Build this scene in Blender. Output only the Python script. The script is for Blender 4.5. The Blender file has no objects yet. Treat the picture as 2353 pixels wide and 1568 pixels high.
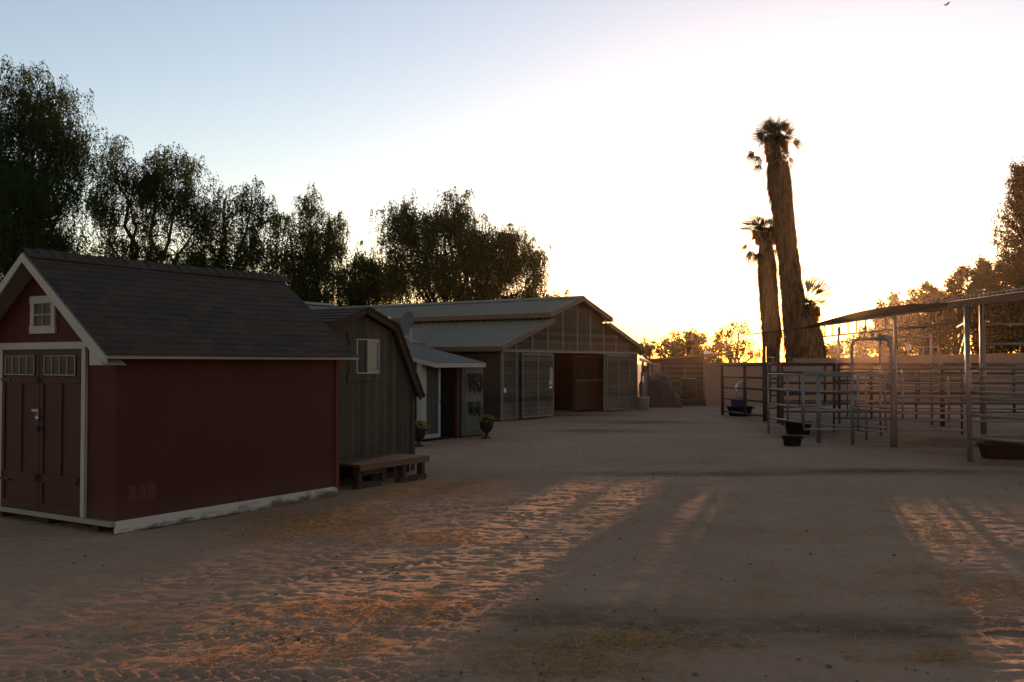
import bpy, math, random
import numpy as np
from mathutils import Vector, Matrix
S = bpy.context.scene
COL = S.collection
R = random.Random(11)
NP = np.random.default_rng(5)
# ------------------------------------------------------------------ camera
F, CX, CY, H = 2186.0, 1176.5, 784.0, 1.9      # photo measured at 2353 x 1568
PH = math.atan(50 / F)
cd = bpy.data.cameras.new('camera'); cam = bpy.data.objects.new('camera', cd); COL.objects.link(cam)
cam.location = (0, 0, H); cam.rotation_euler = (math.pi / 2 + PH, 0, 0)
cd.sensor_width = 36; cd.lens = 36 * F / 2353; cd.clip_start = .05; cd.clip_end = 3000
S.camera = cam
def ray(px, py):
    u, v = (px - CX) / F, (CY - py) / F
    return Vector((u, math.cos(PH) - v * math.sin(PH), math.sin(PH) + v * math.cos(PH)))
def at(px, py, Y):
    d = ray(px, py); s = Y / d.y
    return Vector((d.x * s, Y, H + d.z * s))
def gnd(px, py):
    d = ray(px, py); s = -H / d.z
    return Vector((d.x * s, d.y * s, 0))
# ------------------------------------------------------------------ materials
MATS = {}
TONE = (.45, .41, .35)                        # darkens most surface colours, in place of skylight blocked behind the camera
def tn(c, k=None): k = k or TONE; return tuple(a * b for a, b in zip(c, k))
def nodes(name):
    m = bpy.data.materials.new(name); m.use_nodes = True
    t = m.node_tree; t.nodes.clear()
    return m, t
def N(t, typ, **kw):
    n = t.nodes.new(typ)
    for k, v in kw.items():
        if k.startswith('i_'): n.inputs[k[2:].replace('_', ' ')].default_value = v
        else: setattr(n, k, v)
    return n
def L(t, a, b): t.links.new(a, b)
def mth(t, op, a, b=None, c=None):
    n = t.nodes.new('ShaderNodeMath'); n.operation = op
    for i, x in enumerate((a, b, c)):
        if x is None: continue
        if isinstance(x, (int, float)): n.inputs[i].default_value = x
        else: t.links.new(x, n.inputs[i])
    return n.outputs[0]
def mixc(t, f, a, b):
    n = t.nodes.new('ShaderNodeMix'); n.data_type = 'RGBA'
    for sock, x in ((n.inputs[0], f), (n.inputs[6], a), (n.inputs[7], b)):
        if isinstance(x, (int, float)): sock.default_value = x
        elif isinstance(x, tuple): sock.default_value = (*x[:3], 1)
        else: t.links.new(x, sock)
    return n.outputs[2]
def noise(t, vec, scale, detail=4, rough=.55, out='Fac'):
    n = t.nodes.new('ShaderNodeTexNoise'); n.inputs['Scale'].default_value = scale
    n.inputs['Detail'].default_value = detail; n.inputs['Roughness'].default_value = rough
    if vec is not None: t.links.new(vec, n.inputs['Vector'])
    return n.outputs[out]
def ramp(t, f, lo, hi):
    n = t.nodes.new('ShaderNodeMapRange'); n.inputs[1].default_value = lo; n.inputs[2].default_value = hi
    t.links.new(f, n.inputs[0]); return n.outputs[0]
def scl(t, v, s):
    n = t.nodes.new('ShaderNodeVectorMath'); n.operation = 'MULTIPLY'; n.inputs[1].default_value = s
    t.links.new(v, n.inputs[0]); return n.outputs[0]
def finish(t, m, col, rough=.8, metal=0., bump=None, bstr=.3, bdist=.01, spec=.3, rsock=None):
    b = N(t, 'ShaderNodeBsdfPrincipled'); o = N(t, 'ShaderNodeOutputMaterial')
    if isinstance(col, tuple): b.inputs['Base Color'].default_value = (*col[:3], 1)
    else: L(t, col, b.inputs['Base Color'])
    b.inputs['Roughness'].default_value = rough; b.inputs['Metallic'].default_value = metal
    b.inputs['Specular IOR Level'].default_value = spec
    if rsock is not None: L(t, rsock, b.inputs['Roughness'])
    if bump is not None:
        bp = N(t, 'ShaderNodeBump'); bp.inputs['Strength'].default_value = bstr; bp.inputs['Distance'].default_value = bdist
        L(t, bump, bp.inputs['Height']); L(t, bp.outputs[0], b.inputs['Normal'])
    L(t, b.outputs[0], o.inputs[0]); return m
def worn(name, c1, c2, scale=3., rough=.8, metal=0., stretch=(1, 1, 1), bstr=.15, lo=.3, hi=.7, spec=.3, k=None):
    if name in MATS: return MATS[name]
    c1, c2 = tn(c1, k), tn(c2, k)
    m, t = nodes(name); tc = N(t, 'ShaderNodeTexCoord').outputs['Object']
    v = scl(t, tc, stretch); f = noise(t, v, scale, 6, .65); g = noise(t, v, scale * 9, 3)
    c = mixc(t, ramp(t, f, lo, hi), c1, c2)
    c = mixc(t, mth(t, 'MULTIPLY', ramp(t, g, .4, .75), .25), c, tuple(x * .6 for x in c1))
    MATS[name] = finish(t, m, c, rough, metal, g, bstr, .01, spec); return MATS[name]
def boards(name, c1, c2, axis, w, grain=(1, 1, 1), groove=.06, rough=.85, bstr=.6, dust=None, jit=1., k=None):
    """boards laid side by side along `axis` (0 x, 1 y, 2 z), width w, own tone for every board, soft grain"""
    if name in MATS: return MATS[name]
    c1, c2 = tn(c1, k), tn(c2, k); dust = tn(dust, k) if dust else None
    m, t = nodes(name); tc = N(t, 'ShaderNodeTexCoord').outputs['Object']
    sp = N(t, 'ShaderNodeSeparateXYZ'); L(t, tc, sp.inputs[0])
    a = mth(t, 'DIVIDE', sp.outputs[axis], w); idx = mth(t, 'FLOOR', a); fr = mth(t, 'FRACT', a)
    wn = N(t, 'ShaderNodeTexWhiteNoise', noise_dimensions='1D'); L(t, idx, wn.inputs['W'])
    gv = scl(t, tc, grain); off = N(t, 'ShaderNodeCombineXYZ'); L(t, mth(t, 'MULTIPLY', idx, 3.7), off.inputs[(axis + 1) % 3])
    ad = N(t, 'ShaderNodeVectorMath', operation='ADD'); L(t, gv, ad.inputs[0]); L(t, off.outputs[0], ad.inputs[1])
    g = noise(t, ad.outputs[0], 6, 6, .7); big = noise(t, tc, .9, 3)
    tone = mth(t, 'ADD', mth(t, 'MULTIPLY', wn.outputs[0], .45 * jit), mth(t, 'MULTIPLY', ramp(t, g, .3, .75), .55))
    c = mixc(t, tone, c1, c2)
    c = mixc(t, mth(t, 'MULTIPLY', ramp(t, big, .45, .7), .35), c, tuple(x * .7 for x in c1))
    if dust:
        zz = mth(t, 'ADD', sp.outputs[2], mth(t, 'MULTIPLY', noise(t, scl(t, tc, (1, 1, .3)), 2.2), .9))
        dm = ramp(t, zz, 1.05, .55); c = mixc(t, mth(t, 'MULTIPLY', dm, .55), c, dust)
    edge = mth(t, 'MINIMUM', fr, mth(t, 'SUBTRACT', 1., fr)); gr = ramp(t, edge, 0., groove)
    c = mixc(t, gr, tuple(x * .25 for x in c1), c)
    h = mth(t, 'ADD', gr, mth(t, 'MULTIPLY', g, .35))
    MATS[name] = finish(t, m, c, rough, 0, h, bstr, .012, .2); return MATS[name]
def plain(name, c, rough=.6, metal=0., spec=.4):
    if name in MATS: return MATS[name]
    m, t = nodes(name); tc = N(t, 'ShaderNodeTexCoord').outputs['Object']
    f = noise(t, tc, 7, 4); cc = mixc(t, f, tuple(x * .8 for x in c), tuple(min(1, x * 1.15) for x in c))
    MATS[name] = finish(t, m, cc, rough, metal, None, spec=spec); return MATS[name]
def leafmat(name, c1, c2, trans=.35, st=(1, 1, 1)):
    if name in MATS: return MATS[name]
    m, t = nodes(name); tc = N(t, 'ShaderNodeTexCoord').outputs['Object']
    f = noise(t, tc, .8, 3); f2 = noise(t, scl(t, tc, st), 9, 3)
    if st != (1, 1, 1): f = ramp(t, f2, .38, .62)
    c = mixc(t, mth(t, 'ADD', mth(t, 'MULTIPLY', f, .7), mth(t, 'MULTIPLY', f2, .3)), c1, c2)
    d = N(t, 'ShaderNodeBsdfDiffuse'); tr = N(t, 'ShaderNodeBsdfTranslucent'); mx = N(t, 'ShaderNodeMixShader'); o = N(t, 'ShaderNodeOutputMaterial')
    L(t, c, d.inputs[0]); L(t, mixc(t, .5, c, (c2[0] * 1.6, c2[1] * 1.2, c2[2] * .5)), tr.inputs[0]); mx.inputs[0].default_value = trans
    L(t, d.outputs[0], mx.inputs[1]); L(t, tr.outputs[0], mx.inputs[2]); L(t, mx.outputs[0], o.inputs[0])
    MATS[name] = m; return m
def _redwall():
    m, t = nodes('red_barn_paint'); tc = N(t, 'ShaderNodeTexCoord').outputs['Object']
    sp = N(t, 'ShaderNodeSeparateXYZ'); L(t, tc, sp.inputs[0])
    big = noise(t, scl(t, tc, (1, 1, .5)), 1.7, 5, .65); fn = noise(t, scl(t, tc, (1, 1, .12)), 30, 4, .6)
    c = mixc(t, ramp(t, big, .3, .7), (.056, .0095, .0062), (.042, .0085, .0062))
    c = mixc(t, mth(t, 'MULTIPLY', ramp(t, fn, .45, .8), .3), c, (.075, .02, .014))
    dust = ramp(t, mth(t, 'ADD', sp.outputs[2], mth(t, 'MULTIPLY', big, .5)), .75, .30)
    c = mixc(t, mth(t, 'MULTIPLY', dust, .22), c, (.13, .085, .06))
    fr = mth(t, 'FRACT', mth(t, 'DIVIDE', mth(t, 'ADD', sp.outputs[0], .02), 1.19)); seam = ramp(t, mth(t, 'ABSOLUTE', mth(t, 'SUBTRACT', fr, .5)), .001, .004)
    c = mixc(t, seam, (.02, .005, .004), c)
    gx = mth(t, 'FRACT', mth(t, 'DIVIDE', sp.outputs[0], .2)); gr = ramp(t, mth(t, 'MINIMUM', gx, mth(t, 'SUBTRACT', 1., gx)), 0, .03)
    return finish(t, m, c, .7, 0, mth(t, 'ADD', mth(t, 'MULTIPLY', gr, .35), mth(t, 'MULTIPLY', fn, .4)), .35, .008, .2)
M_red = _redwall()
M_redd = worn('red_door_paint', (.15, .026, .024), (.125, .022, .02), 3, .6, k=(.29, .27, .21))
M_white = worn('white_trim_paint', (.70, .70, .70), (.58, .57, .56), 5, .55)
M_soffit = worn('soffit_paint', (.50, .47, .44), (.42, .39, .37), 3, .7)
def _skirt():
    m, t = nodes('muddy_white_board'); tc = N(t, 'ShaderNodeTexCoord').outputs['Object']
    sp = N(t, 'ShaderNodeSeparateXYZ'); L(t, tc, sp.inputs[0])
    n = noise(t, scl(t, tc, (1, 1, 3)), 3.5, 6, .7)
    k = mth(t, 'ADD', mth(t, 'MULTIPLY', n, 1.0), mth(t, 'MULTIPLY', sp.outputs[2], -2.6))
    k = mth(t, 'ADD', k, mth(t, 'MULTIPLY', sp.outputs[0], .07))
    c = mixc(t, ramp(t, k, .36, .58), (.40, .355, .32), (.11, .07, .045))
    return finish(t, m, c, .85, 0, n, .3)
M_skirt = _skirt()
def _shingle():
    m, t = nodes('asphalt_shingles'); tc = N(t, 'ShaderNodeTexCoord').outputs['Object']
    sp = N(t, 'ShaderNodeSeparateXYZ'); L(t, tc, sp.inputs[0])
    row = mth(t, 'FLOOR', mth(t, 'DIVIDE', mth(t, 'SUBTRACT', sp.outputs[2], 1.93), .0875))
    wr = N(t, 'ShaderNodeTexWhiteNoise', noise_dimensions='1D'); L(t, row, wr.inputs['W'])
    xx = mth(t, 'ADD', mth(t, 'DIVIDE', sp.outputs[0], .30), mth(t, 'MULTIPLY', wr.outputs[0], 5.))
    ti = mth(t, 'FLOOR', xx); fr = mth(t, 'FRACT', xx)
    cb = N(t, 'ShaderNodeCombineXYZ'); L(t, ti, cb.inputs[0]); L(t, row, cb.inputs[1])
    wn = N(t, 'ShaderNodeTexWhiteNoise', noise_dimensions='2D'); L(t, cb.outputs[0], wn.inputs['Vector'])
    g = noise(t, tc, 260, 2); g2 = noise(t, tc, 2.2, 4)
    c = mixc(t, wn.outputs[0], (.025, .018, .0122), (.048, .032, .0205))
    c = mixc(t, mth(t, 'MULTIPLY', ramp(t, g, .35, .7), .35), c, (.08, .06, .046))
    c = mixc(t, mth(t, 'MULTIPLY', ramp(t, g2, .4, .7), .3), c, (.036, .028, .022))
    ed = ramp(t, mth(t, 'MINIMUM', fr, mth(t, 'SUBTRACT', 1., fr)), 0, .03)
    c = mixc(t, ed, (.015, .012, .01), c)
    return finish(t, m, c, .95, 0, mth(t, 'ADD', mth(t, 'MULTIPLY', ed, .6), mth(t, 'MULTIPLY', g, .5)), .5, .006, .2)
M_shingle = _shingle()
M_grayshingle = worn('grey_rolled_roofing', (.16, .165, .17), (.22, .225, .235), 8, .95)
M_metalroof = worn('weathered_roof_sheet', (.30, .31, .29), (.38, .38, .35), 1.2, .62, 0, (1, .4, 1), .08, spec=.3, k=(.45, .36, .23))
M_brownmetal = worn('brown_metal_trim', (.20, .115, .085), (.26, .15, .11), 3, .5, 0)
M_steel = worn('painted_steel_channel', (.24, .29, .32), (.32, .37, .39), 4, .5, .1)
M_galv = worn('galvanised_pipe', (.46, .44, .44), (.34, .33, .33), 14, .42, .45, bstr=.08, spec=.4, k=(.5, .42, .38))
M_rust = worn('rusty_brown_pipe', (.15, .075, .055), (.22, .12, .09), 9, .55, .2, bstr=.2)
M_barnwood = boards('barn_boards', (.040, .034, .029), (.30, .255, .21), 2, .15, (.45, .45, 6), .07, dust=(.42, .37, .30), jit=1.)
M_barnside = boards('barn_side_boards', (.065, .045, .034), (.13, .09, .07), 2, .16, (.6, .6, 7), .05)
M_gambwood = boards('vertical_weathered_boards', (.060, .048, .038), (.24, .20, .16), 0, .115, (7, 7, .35), .055, jit=1.)
M_gambtrim = worn('dark_board_trim', (.10, .06, .045), (.065, .042, .034), 5, .8, stretch=(1, 1, 3))
M_gambshingle = worn('brown_shingle_edge', (.085, .055, .045), (.13, .09, .075), 11, .95)
M_deckwood = worn('deck_lumber', (.27, .16, .10), (.18, .11, .075), 7, .75, stretch=(1, 6, 6))
M_bluegray = boards('blue_grey_siding', (.085, .105, .12), (.115, .14, .155), 0, .2, (3, 3, .5), .02, jit=.3)
M_reddoorwood = worn('red_brown_jamb', (.20, .07, .045), (.15, .055, .035), 6, .7)
M_doorgray = worn('grey_door_panel', (.18, .185, .19), (.15, .155, .16), 5, .6)
M_glass = None
def _glass():
    m, t = nodes('window_glass'); tc = N(t, 'ShaderNodeTexCoord').outputs['Object']
    c = mixc(t, noise(t, tc, 3, 2), (.012, .016, .017), (.03, .036, .036))
    return finish(t, m, c, .25, 0, None, spec=.12)
M_glass = _glass()
M_dark = plain('black_rubber', (.014, .012, .011), .75, 0, .1)
M_black = plain('black_iron', (.018, .018, .019), .5, .3)
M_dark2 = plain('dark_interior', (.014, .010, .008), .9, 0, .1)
M_plastic = plain('dish_grey_plastic', (.08, .082, .082), .5)
M_whitepl = plain('pale_plastic', (.62, .62, .60), .5)
M_silver = plain('bright_steel', (.30, .29, .29), .4, .8)
M_leather = worn('bridle_leather', (.05, .028, .02), (.09, .05, .035), 12, .55)
M_flower = worn('yellow_petals', (.55, .36, .03), (.38, .2, .02), 20, .7)
M_greenl = leafmat('planter_leaves', (.03, .05, .015), (.06, .09, .025))
M_wall = worn('tan_block_wall', (.27, .145, .092), (.32, .18, .118), 1.6, .9, bstr=.3, k=(1, 1, 1))
M_wallshed = worn('rusted_sheet_wall', (.15, .08, .05), (.22, .12, .075), 1.5, .7)
M_tarp = worn('brown_tarp', (.028, .019, .015), (.06, .043, .034), 1.5, .6)
M_purple = plain('purple_plastic', (.05, .028, .10), .55, 0, .2)
M_pallet = worn('old_pallet_wood', (.17, .105, .07), (.24, .16, .11), 6, .85)
M_barrel = worn('olive_barrel', (.075, .06, .035), (.05, .04, .025), 4, .6)
M_canopy = worn('brown_canopy_sheet', (.17, .10, .07), (.22, .13, .09), 1.5, .95, spec=.05)
M_bark = worn('pepper_tree_bark', (.07, .05, .036), (.12, .09, .065), 5, .95, stretch=(1, 1, .4), bstr=.6)
M_palmbark = worn('palm_bark', (.13, .09, .06), (.20, .14, .095), 6, .95, stretch=(1, 1, 2))
M_skirtfr = leafmat('dead_palm_fronds', (.10, .052, .026), (.34, .185, .09), .25, (1, 1, .16))
M_frond = leafmat('palm_fronds', (.025, .035, .012), (.05, .06, .02), .15)
M_deadfr = leafmat('dried_palm_fronds', (.05, .034, .016), (.09, .06, .028), .12)
M_pepper = leafmat('pepper_leaves', (.014, .029, .011), (.040, .068, .022), .4)
M_broad = leafmat('broad_leaves', (.025, .024, .008), (.05, .045, .015), .35)
M_conif = leafmat('conifer_needles', (.015, .018, .008), (.03, .034, .012), .2)
M_straw = leafmat('straw', (.26, .155, .07), (.50, .32, .15), .35)
# ------------------------------------------------------------------ objects
def link(o, parent=None):
    COL.objects.link(o)
    if parent is not None: o.parent = parent
    return o
def tag(o, label=None, cat=None, group=None, kind=None):
    for k, v in (('label', label), ('category', cat), ('group', group), ('kind', kind)):
        if v: o[k] = v
    return o
def thing(name, label, cat, loc=(0, 0, 0), rz=0, group=None):
    o = bpy.data.objects.new(name, None); o.empty_display_size = .3
    o.location = loc; o.rotation_euler = (0, 0, rz); link(o); return tag(o, label, cat, group)
class MB:
    def __init__(s): s.v = []; s.f = []
    def add(s, vs, fs):
        n = len(s.v); s.v += [tuple(p) for p in vs]; s.f += [tuple(i + n for i in f) for f in fs]; return s
    def box(s, a, b):
        x0, y0, z0 = a; x1, y1, z1 = b
        return s.add([(x0, y0, z0), (x1, y0, z0), (x1, y1, z0), (x0, y1, z0), (x0, y0, z1), (x1, y0, z1), (x1, y1, z1), (x0, y1, z1)],
                     [(0, 3, 2, 1), (4, 5, 6, 7), (0, 1, 5, 4), (1, 2, 6, 5), (2, 3, 7, 6), (3, 0, 4, 7)])
    def prism(s, pts, d):          # planar polygon pts extruded by vector d
        d = Vector(d); n = len(pts); P = [Vector(p) for p in pts]
        return s.add([*P, *[p + d for p in P]], [tuple(range(n))[::-1], tuple(range(n, 2 * n)), *[(i, (i + 1) % n, (i + 1) % n + n, i + n) for i in range(n)]])
    def bar(s, p, q, w, h, up=(0, 0, 1)):
        p, q = Vector(p), Vector(q); d = (q - p).normalized(); up = Vector(up)
        a = d.cross(up)
        if a.length < 1e-4: a = Vector((1, 0, 0))
        a.normalize(); b = a.cross(d).normalized(); a *= w / 2; b *= h / 2
        return s.add([p - a - b, p + a - b, p + a + b, p - a + b, q - a - b, q + a - b, q + a + b, q - a + b],
                     [(0, 3, 2, 1), (4, 5, 6, 7), (0, 1, 5, 4), (1, 2, 6, 5), (2, 3, 7, 6), (3, 0, 4, 7)])
    def tube(s, pts, r, n=8, cap=True):
        pts = [Vector(p) for p in pts]; rs = r if isinstance(r, (list, tuple)) else [r] * len(pts)
        vs = []; fs = []; pa = None
        for i, p in enumerate(pts):
            d = (pts[min(i + 1, len(pts) - 1)] - pts[max(i - 1, 0)]).normalized()
            if pa is None:
                pa = d.cross(Vector((0, 0, 1)))
                if pa.length < 1e-3: pa = Vector((1, 0, 0))
            a = (pa - d * pa.dot(d)).normalized(); pa = a; b = d.cross(a)
            for k in range(n):
                t = 2 * math.pi * k / n; vs.append(p + (a * math.cos(t) + b * math.sin(t)) * rs[i])
        for i in range(len(pts) - 1):
            for k in range(n): fs.append((i * n + k, i * n + (k + 1) % n, (i + 1) * n + (k + 1) % n, (i + 1) * n + k))
        if cap: fs += [tuple(range(n))[::-1], tuple(range((len(pts) - 1) * n, len(pts) * n))]
        return s.add(vs, fs)
    def lathe(s, prof, c=(0, 0, 0), n=20, sx=1, sy=1):
        vs = []; fs = []; m = len(prof)
        for i in range(n):
            t = 2 * math.pi * i / n
            for r, z in prof: vs.append((c[0] + r * math.cos(t) * sx, c[1] + r * math.sin(t) * sy, c[2] + z))
        for i in range(n):
            for j in range(m - 1):
                a, b = i * m + j, ((i + 1) % n) * m + j; fs.append((a, b, b + 1, a + 1))
        return s.add(vs, fs)
    def build(s, name, mat, parent=None, smooth=False, loc=None, rz=None, bevel=0):
        me = bpy.data.meshes.new(name); me.from_pydata(s.v, [], s.f); me.update(); me.materials.append(mat)
        if smooth:
            for p in me.polygons: p.use_smooth = True
        o = bpy.data.objects.new(name, me); link(o, parent)
        if loc is not None: o.location = loc
        if rz is not None: o.rotation_euler = (0, 0, rz)
        if bevel:
            b = o.modifiers.new('bevel', 'BEVEL'); b.width = bevel; b.segments = 2; b.limit_method = 'ANGLE'
        return o
def quads(name, V, mat, parent=None, k=4):
    """V: (n*k,3) array, every k rows one face"""
    V = np.asarray(V, dtype=np.float32); n = len(V) // k
    me = bpy.data.meshes.new(name); me.vertices.add(n * k); me.vertices.foreach_set('co', V.ravel())
    me.loops.add(n * k); me.loops.foreach_set('vertex_index', np.arange(n * k, dtype=np.int32))
    me.polygons.add(n); me.polygons.foreach_set('loop_start', np.arange(0, n * k, k, dtype=np.int32))
    me.update(calc_edges=True); me.materials.append(mat)
    return link(bpy.data.objects.new(name, me), parent)
def ribbed(mb, x0, x1, a, b, pitch=.3, rh=.035, th=.02, rib=.22, wavy=False, axis='x'):
    """roof sheet: profile across x0..x1, running from point a=(y,z) to b=(y,z); ribs run from a to b"""
    prof = []; n = int((x1 - x0) / pitch)
    if wavy:
        m = max(2, int((x1 - x0) / (pitch / 8)))
        prof = [(x0 + (x1 - x0) * i / m, rh * .5 * (1 + math.sin(2 * math.pi * (x1 - x0) * i / m / pitch))) for i in range(m + 1)]
    else:
        prof = [(x0, 0)]
        for i in range(n + 1):
            c = x0 + pitch * (i + .5)
            if c + pitch * .3 > x1: break
            prof += [(c - pitch * rib, 0), (c - pitch * rib * .45, rh), (c + pitch * rib * .45, rh), (c + pitch * rib, 0)]
        prof.append((x1, 0))
    vs = []; fs = []
    def P(x, yz, h): return (x, yz[0], yz[1] + h) if axis == 'x' else (yz[0], x, yz[1] + h)
    for x, h in prof: vs += [P(x, a, h), P(x, b, h), P(x, a, h - th if wavy else -th), P(x, b, h - th if wavy else -th)]
    for i in range(len(prof) - 1):
        q, w = i * 4, i * 4 + 4
        fs += [(q, w, w + 1, q + 1), (q + 2, q + 3, w + 3, w + 2), (q, q + 2, w + 2, w), (q + 1, w + 1, w + 3, q + 3)]
    fs += [(0, 1, 3, 2), (len(vs) - 4, len(vs) - 2, len(vs) - 1, len(vs) - 3)]
    return mb.add(vs, fs)
TH = math.radians(57.95)                       # all yard buildings share this heading
def solve(origin, heading, px):                # distance along heading where the line meets image column px
    k = (px - CX) / F; hx, hy = math.cos(heading), math.sin(heading)
    return (k * origin[1] - origin[0]) / (hx - k * hy)
# ------------------------------------------------------------------ sky, sun
W = bpy.data.worlds.new('World'); S.world = W; W.use_nodes = True
SUN_AZ, SUN_EL = math.atan((1851 - CX) / F), math.radians(3.45)
wt = W.node_tree; bg = wt.nodes['Background']
sk = wt.nodes.new('ShaderNodeTexSky'); sk.sky_type = 'NISHITA'; sk.sun_disc = False
sk.sun_elevation = SUN_EL; sk.sun_rotation = SUN_AZ; sk.altitude = 100
sk.air_density = 1.0; sk.dust_density = .28; sk.ozone_density = 2.0
wb = wt.nodes.new('ShaderNodeVectorMath'); wb.operation = 'MULTIPLY'; wb.inputs[1].default_value = (1.38, 1.04, .93)   # camera white balance set warm
wt.links.new(sk.outputs[0], wb.inputs[0]); wt.links.new(wb.outputs[0], bg.inputs[0]); bg.inputs[1].default_value = .15
sl = bpy.data.lights.new('sun', 'SUN'); sl.energy = 3.8; sl.angle = math.radians(.5); sl.color = (1, .47, .21)
so = link(bpy.data.objects.new('sun', sl))
sd = Vector((math.sin(SUN_AZ) * math.cos(SUN_EL), math.cos(SUN_AZ) * math.cos(SUN_EL), math.sin(SUN_EL)))
so.rotation_euler = sd.to_track_quat('Z', 'Y').to_euler(); so.location = (20, 60, 30)
S.view_settings.view_transform = 'Standard'; S.view_settings.look = 'None'
S.view_settings.exposure = EXPO = 1.38; S.view_settings.gamma = 1
# ------------------------------------------------------------------ ground
def vnoise(X, Y, s, seed):
    g = np.random.default_rng(seed).random((512, 512)); x, y = X / s, Y / s
    xi, yi = np.floor(x).astype(int), np.floor(y).astype(int); fx, fy = x - xi, y - yi
    fx = fx * fx * (3 - 2 * fx); fy = fy * fy * (3 - 2 * fy); q = lambda a, b: g[a % 512, b % 512]
    return (q(xi, yi) * (1 - fx) + q(xi + 1, yi) * fx) * (1 - fy) + (q(xi, yi + 1) * (1 - fx) + q(xi + 1, yi + 1) * fx) * fy - .5
def axis_steps(lo, hi, inner_lo, inner_hi, d, g=1.09, dmax=60):
    a = list(np.arange(inner_lo, inner_hi, d)); s = d; x = a[-1]
    while x < hi: s = min(s * g, dmax); x += s; a.append(x)
    s = d; x = inner_lo; pre = []
    while x > lo: s = min(s * g, dmax); x -= s; pre.append(x)
    return np.array(pre[::-1] + a)
xs = axis_steps(-900, 900, -6.0, 9.0, .028)
ys = [4.6]
while ys[-1] < 60: ys.append(ys[-1] + max(.022, .022 * (ys[-1] / 8) ** 1.3))
s = 1.
while ys[-1] < 1500: s *= 1.12; ys.append(ys[-1] + s)
pre = []; y = 4.6; s = .05
while y > -60: s *= 1.25; y -= s; pre.append(y)
ys = np.array(pre[::-1] + ys)
GX, GY = np.meshgrid(xs, ys)
near = np.clip((60 - GY) / 30, 0, 1) * (np.abs(GX) < 30)
GZ = vnoise(GX, GY, 4.5, 1) * .04 + vnoise(GX + 7, GY, 1.3, 2) * .014
GZ += (vnoise(GX, GY * 2.2, .42, 3) * .006 + vnoise(GX + .4 * GY, GY * 2.6, .21, 4) * .0095 + vnoise(GX, GY * 2.2, .12, 5) * .008 + vnoise(GX + .3 * GY, GY * 1.6, .06, 6) * .0075)
rg = np.random.default_rng(8)
def stamp(cx, cy, r, depth, ang=0., lug=False):
    i0, i1 = np.searchsorted(ys, [cy - 3 * r, cy + 3 * r]); j0, j1 = np.searchsorted(xs, [cx - 3 * r, cx + 3 * r])
    X, Y = GX[i0:i1, j0:j1] - cx, GY[i0:i1, j0:j1] - cy
    if X.size == 0: return
    d = np.sqrt(X * X + Y * Y) / r
    GZ[i0:i1, j0:j1] += -depth * np.exp(-d ** 4 * .9) + depth * .4 * np.exp(-((d - 1.4) / .3) ** 2)
for _ in range(4200):                                           # hoof prints
    cy = rg.uniform(5, 26) ** 1.0; cx = rg.uniform(-6, 8.5)
    w = 1.0 if cx < 1.5 + .1 * cy else .45
    stamp(cx, cy, rg.uniform(.035, .065), rg.uniform(.004, .013) * w)
def track(p, q, wid, pitch, depth):                             # lugged tyre track pressed in the dirt
    p, q = np.array(p), np.array(q); d = (q - p) / np.linalg.norm(q - p); n = np.array([-d[1], d[0]]); Ln = np.linalg.norm(q - p)
    X, Y = GX - p[0], GY - p[1]; u = X * d[0] + Y * d[1]; v = X * n[0] + Y * n[1] + .06 * np.sin(u * 1.1)
    m = (u > 0) & (u < Ln) & (np.abs(v) < wid / 2)
    lug = np.sin(2 * math.pi * (u + np.abs(v) * .9) / pitch); prof = -.35 + .65 * np.clip(lug * 1.6, -1, 1)
    GZ[m] += depth * (prof * np.clip((wid / 2 - np.abs(v)) / .04, 0, 1))[m]
track((-3.6, 5.9), (-.3, 5.75), .24, .12, .017)
track((-3.4, 6.7), (-1.2, 6.6), .20, .11, .013)
track((-1.0, 6.7), (.6, 6.55), .18, .11, .012)
track((-2.2, 8.3), (-.6, 9.4), .22, .13, .011)
track((-.5, 7.2), (3.4, 15.5), .22, .14, .010)
track((-6, 9.0), (4, 15.5), .22, .14, .010)
GZ *= near
me = bpy.data.meshes.new('ground'); nr, nc = GX.shape
me.vertices.add(nr * nc); me.vertices.foreach_set('co', np.stack([GX, GY, GZ], -1).astype(np.float32).ravel())
ii = (np.arange(nr - 1)[:, None] * nc + np.arange(nc - 1)[None]).ravel()
fi = np.stack([ii, ii + 1, ii + nc + 1, ii + nc], -1).astype(np.int32)
me.loops.add(fi.size); me.loops.foreach_set('vertex_index', fi.ravel())
me.polygons.add(len(fi)); me.polygons.foreach_set('loop_start', np.arange(0, fi.size, 4, dtype=np.int32))
me.polygons.foreach_set('use_smooth', np.ones(len(fi), dtype=bool)); me.update(calc_edges=True)
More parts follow.
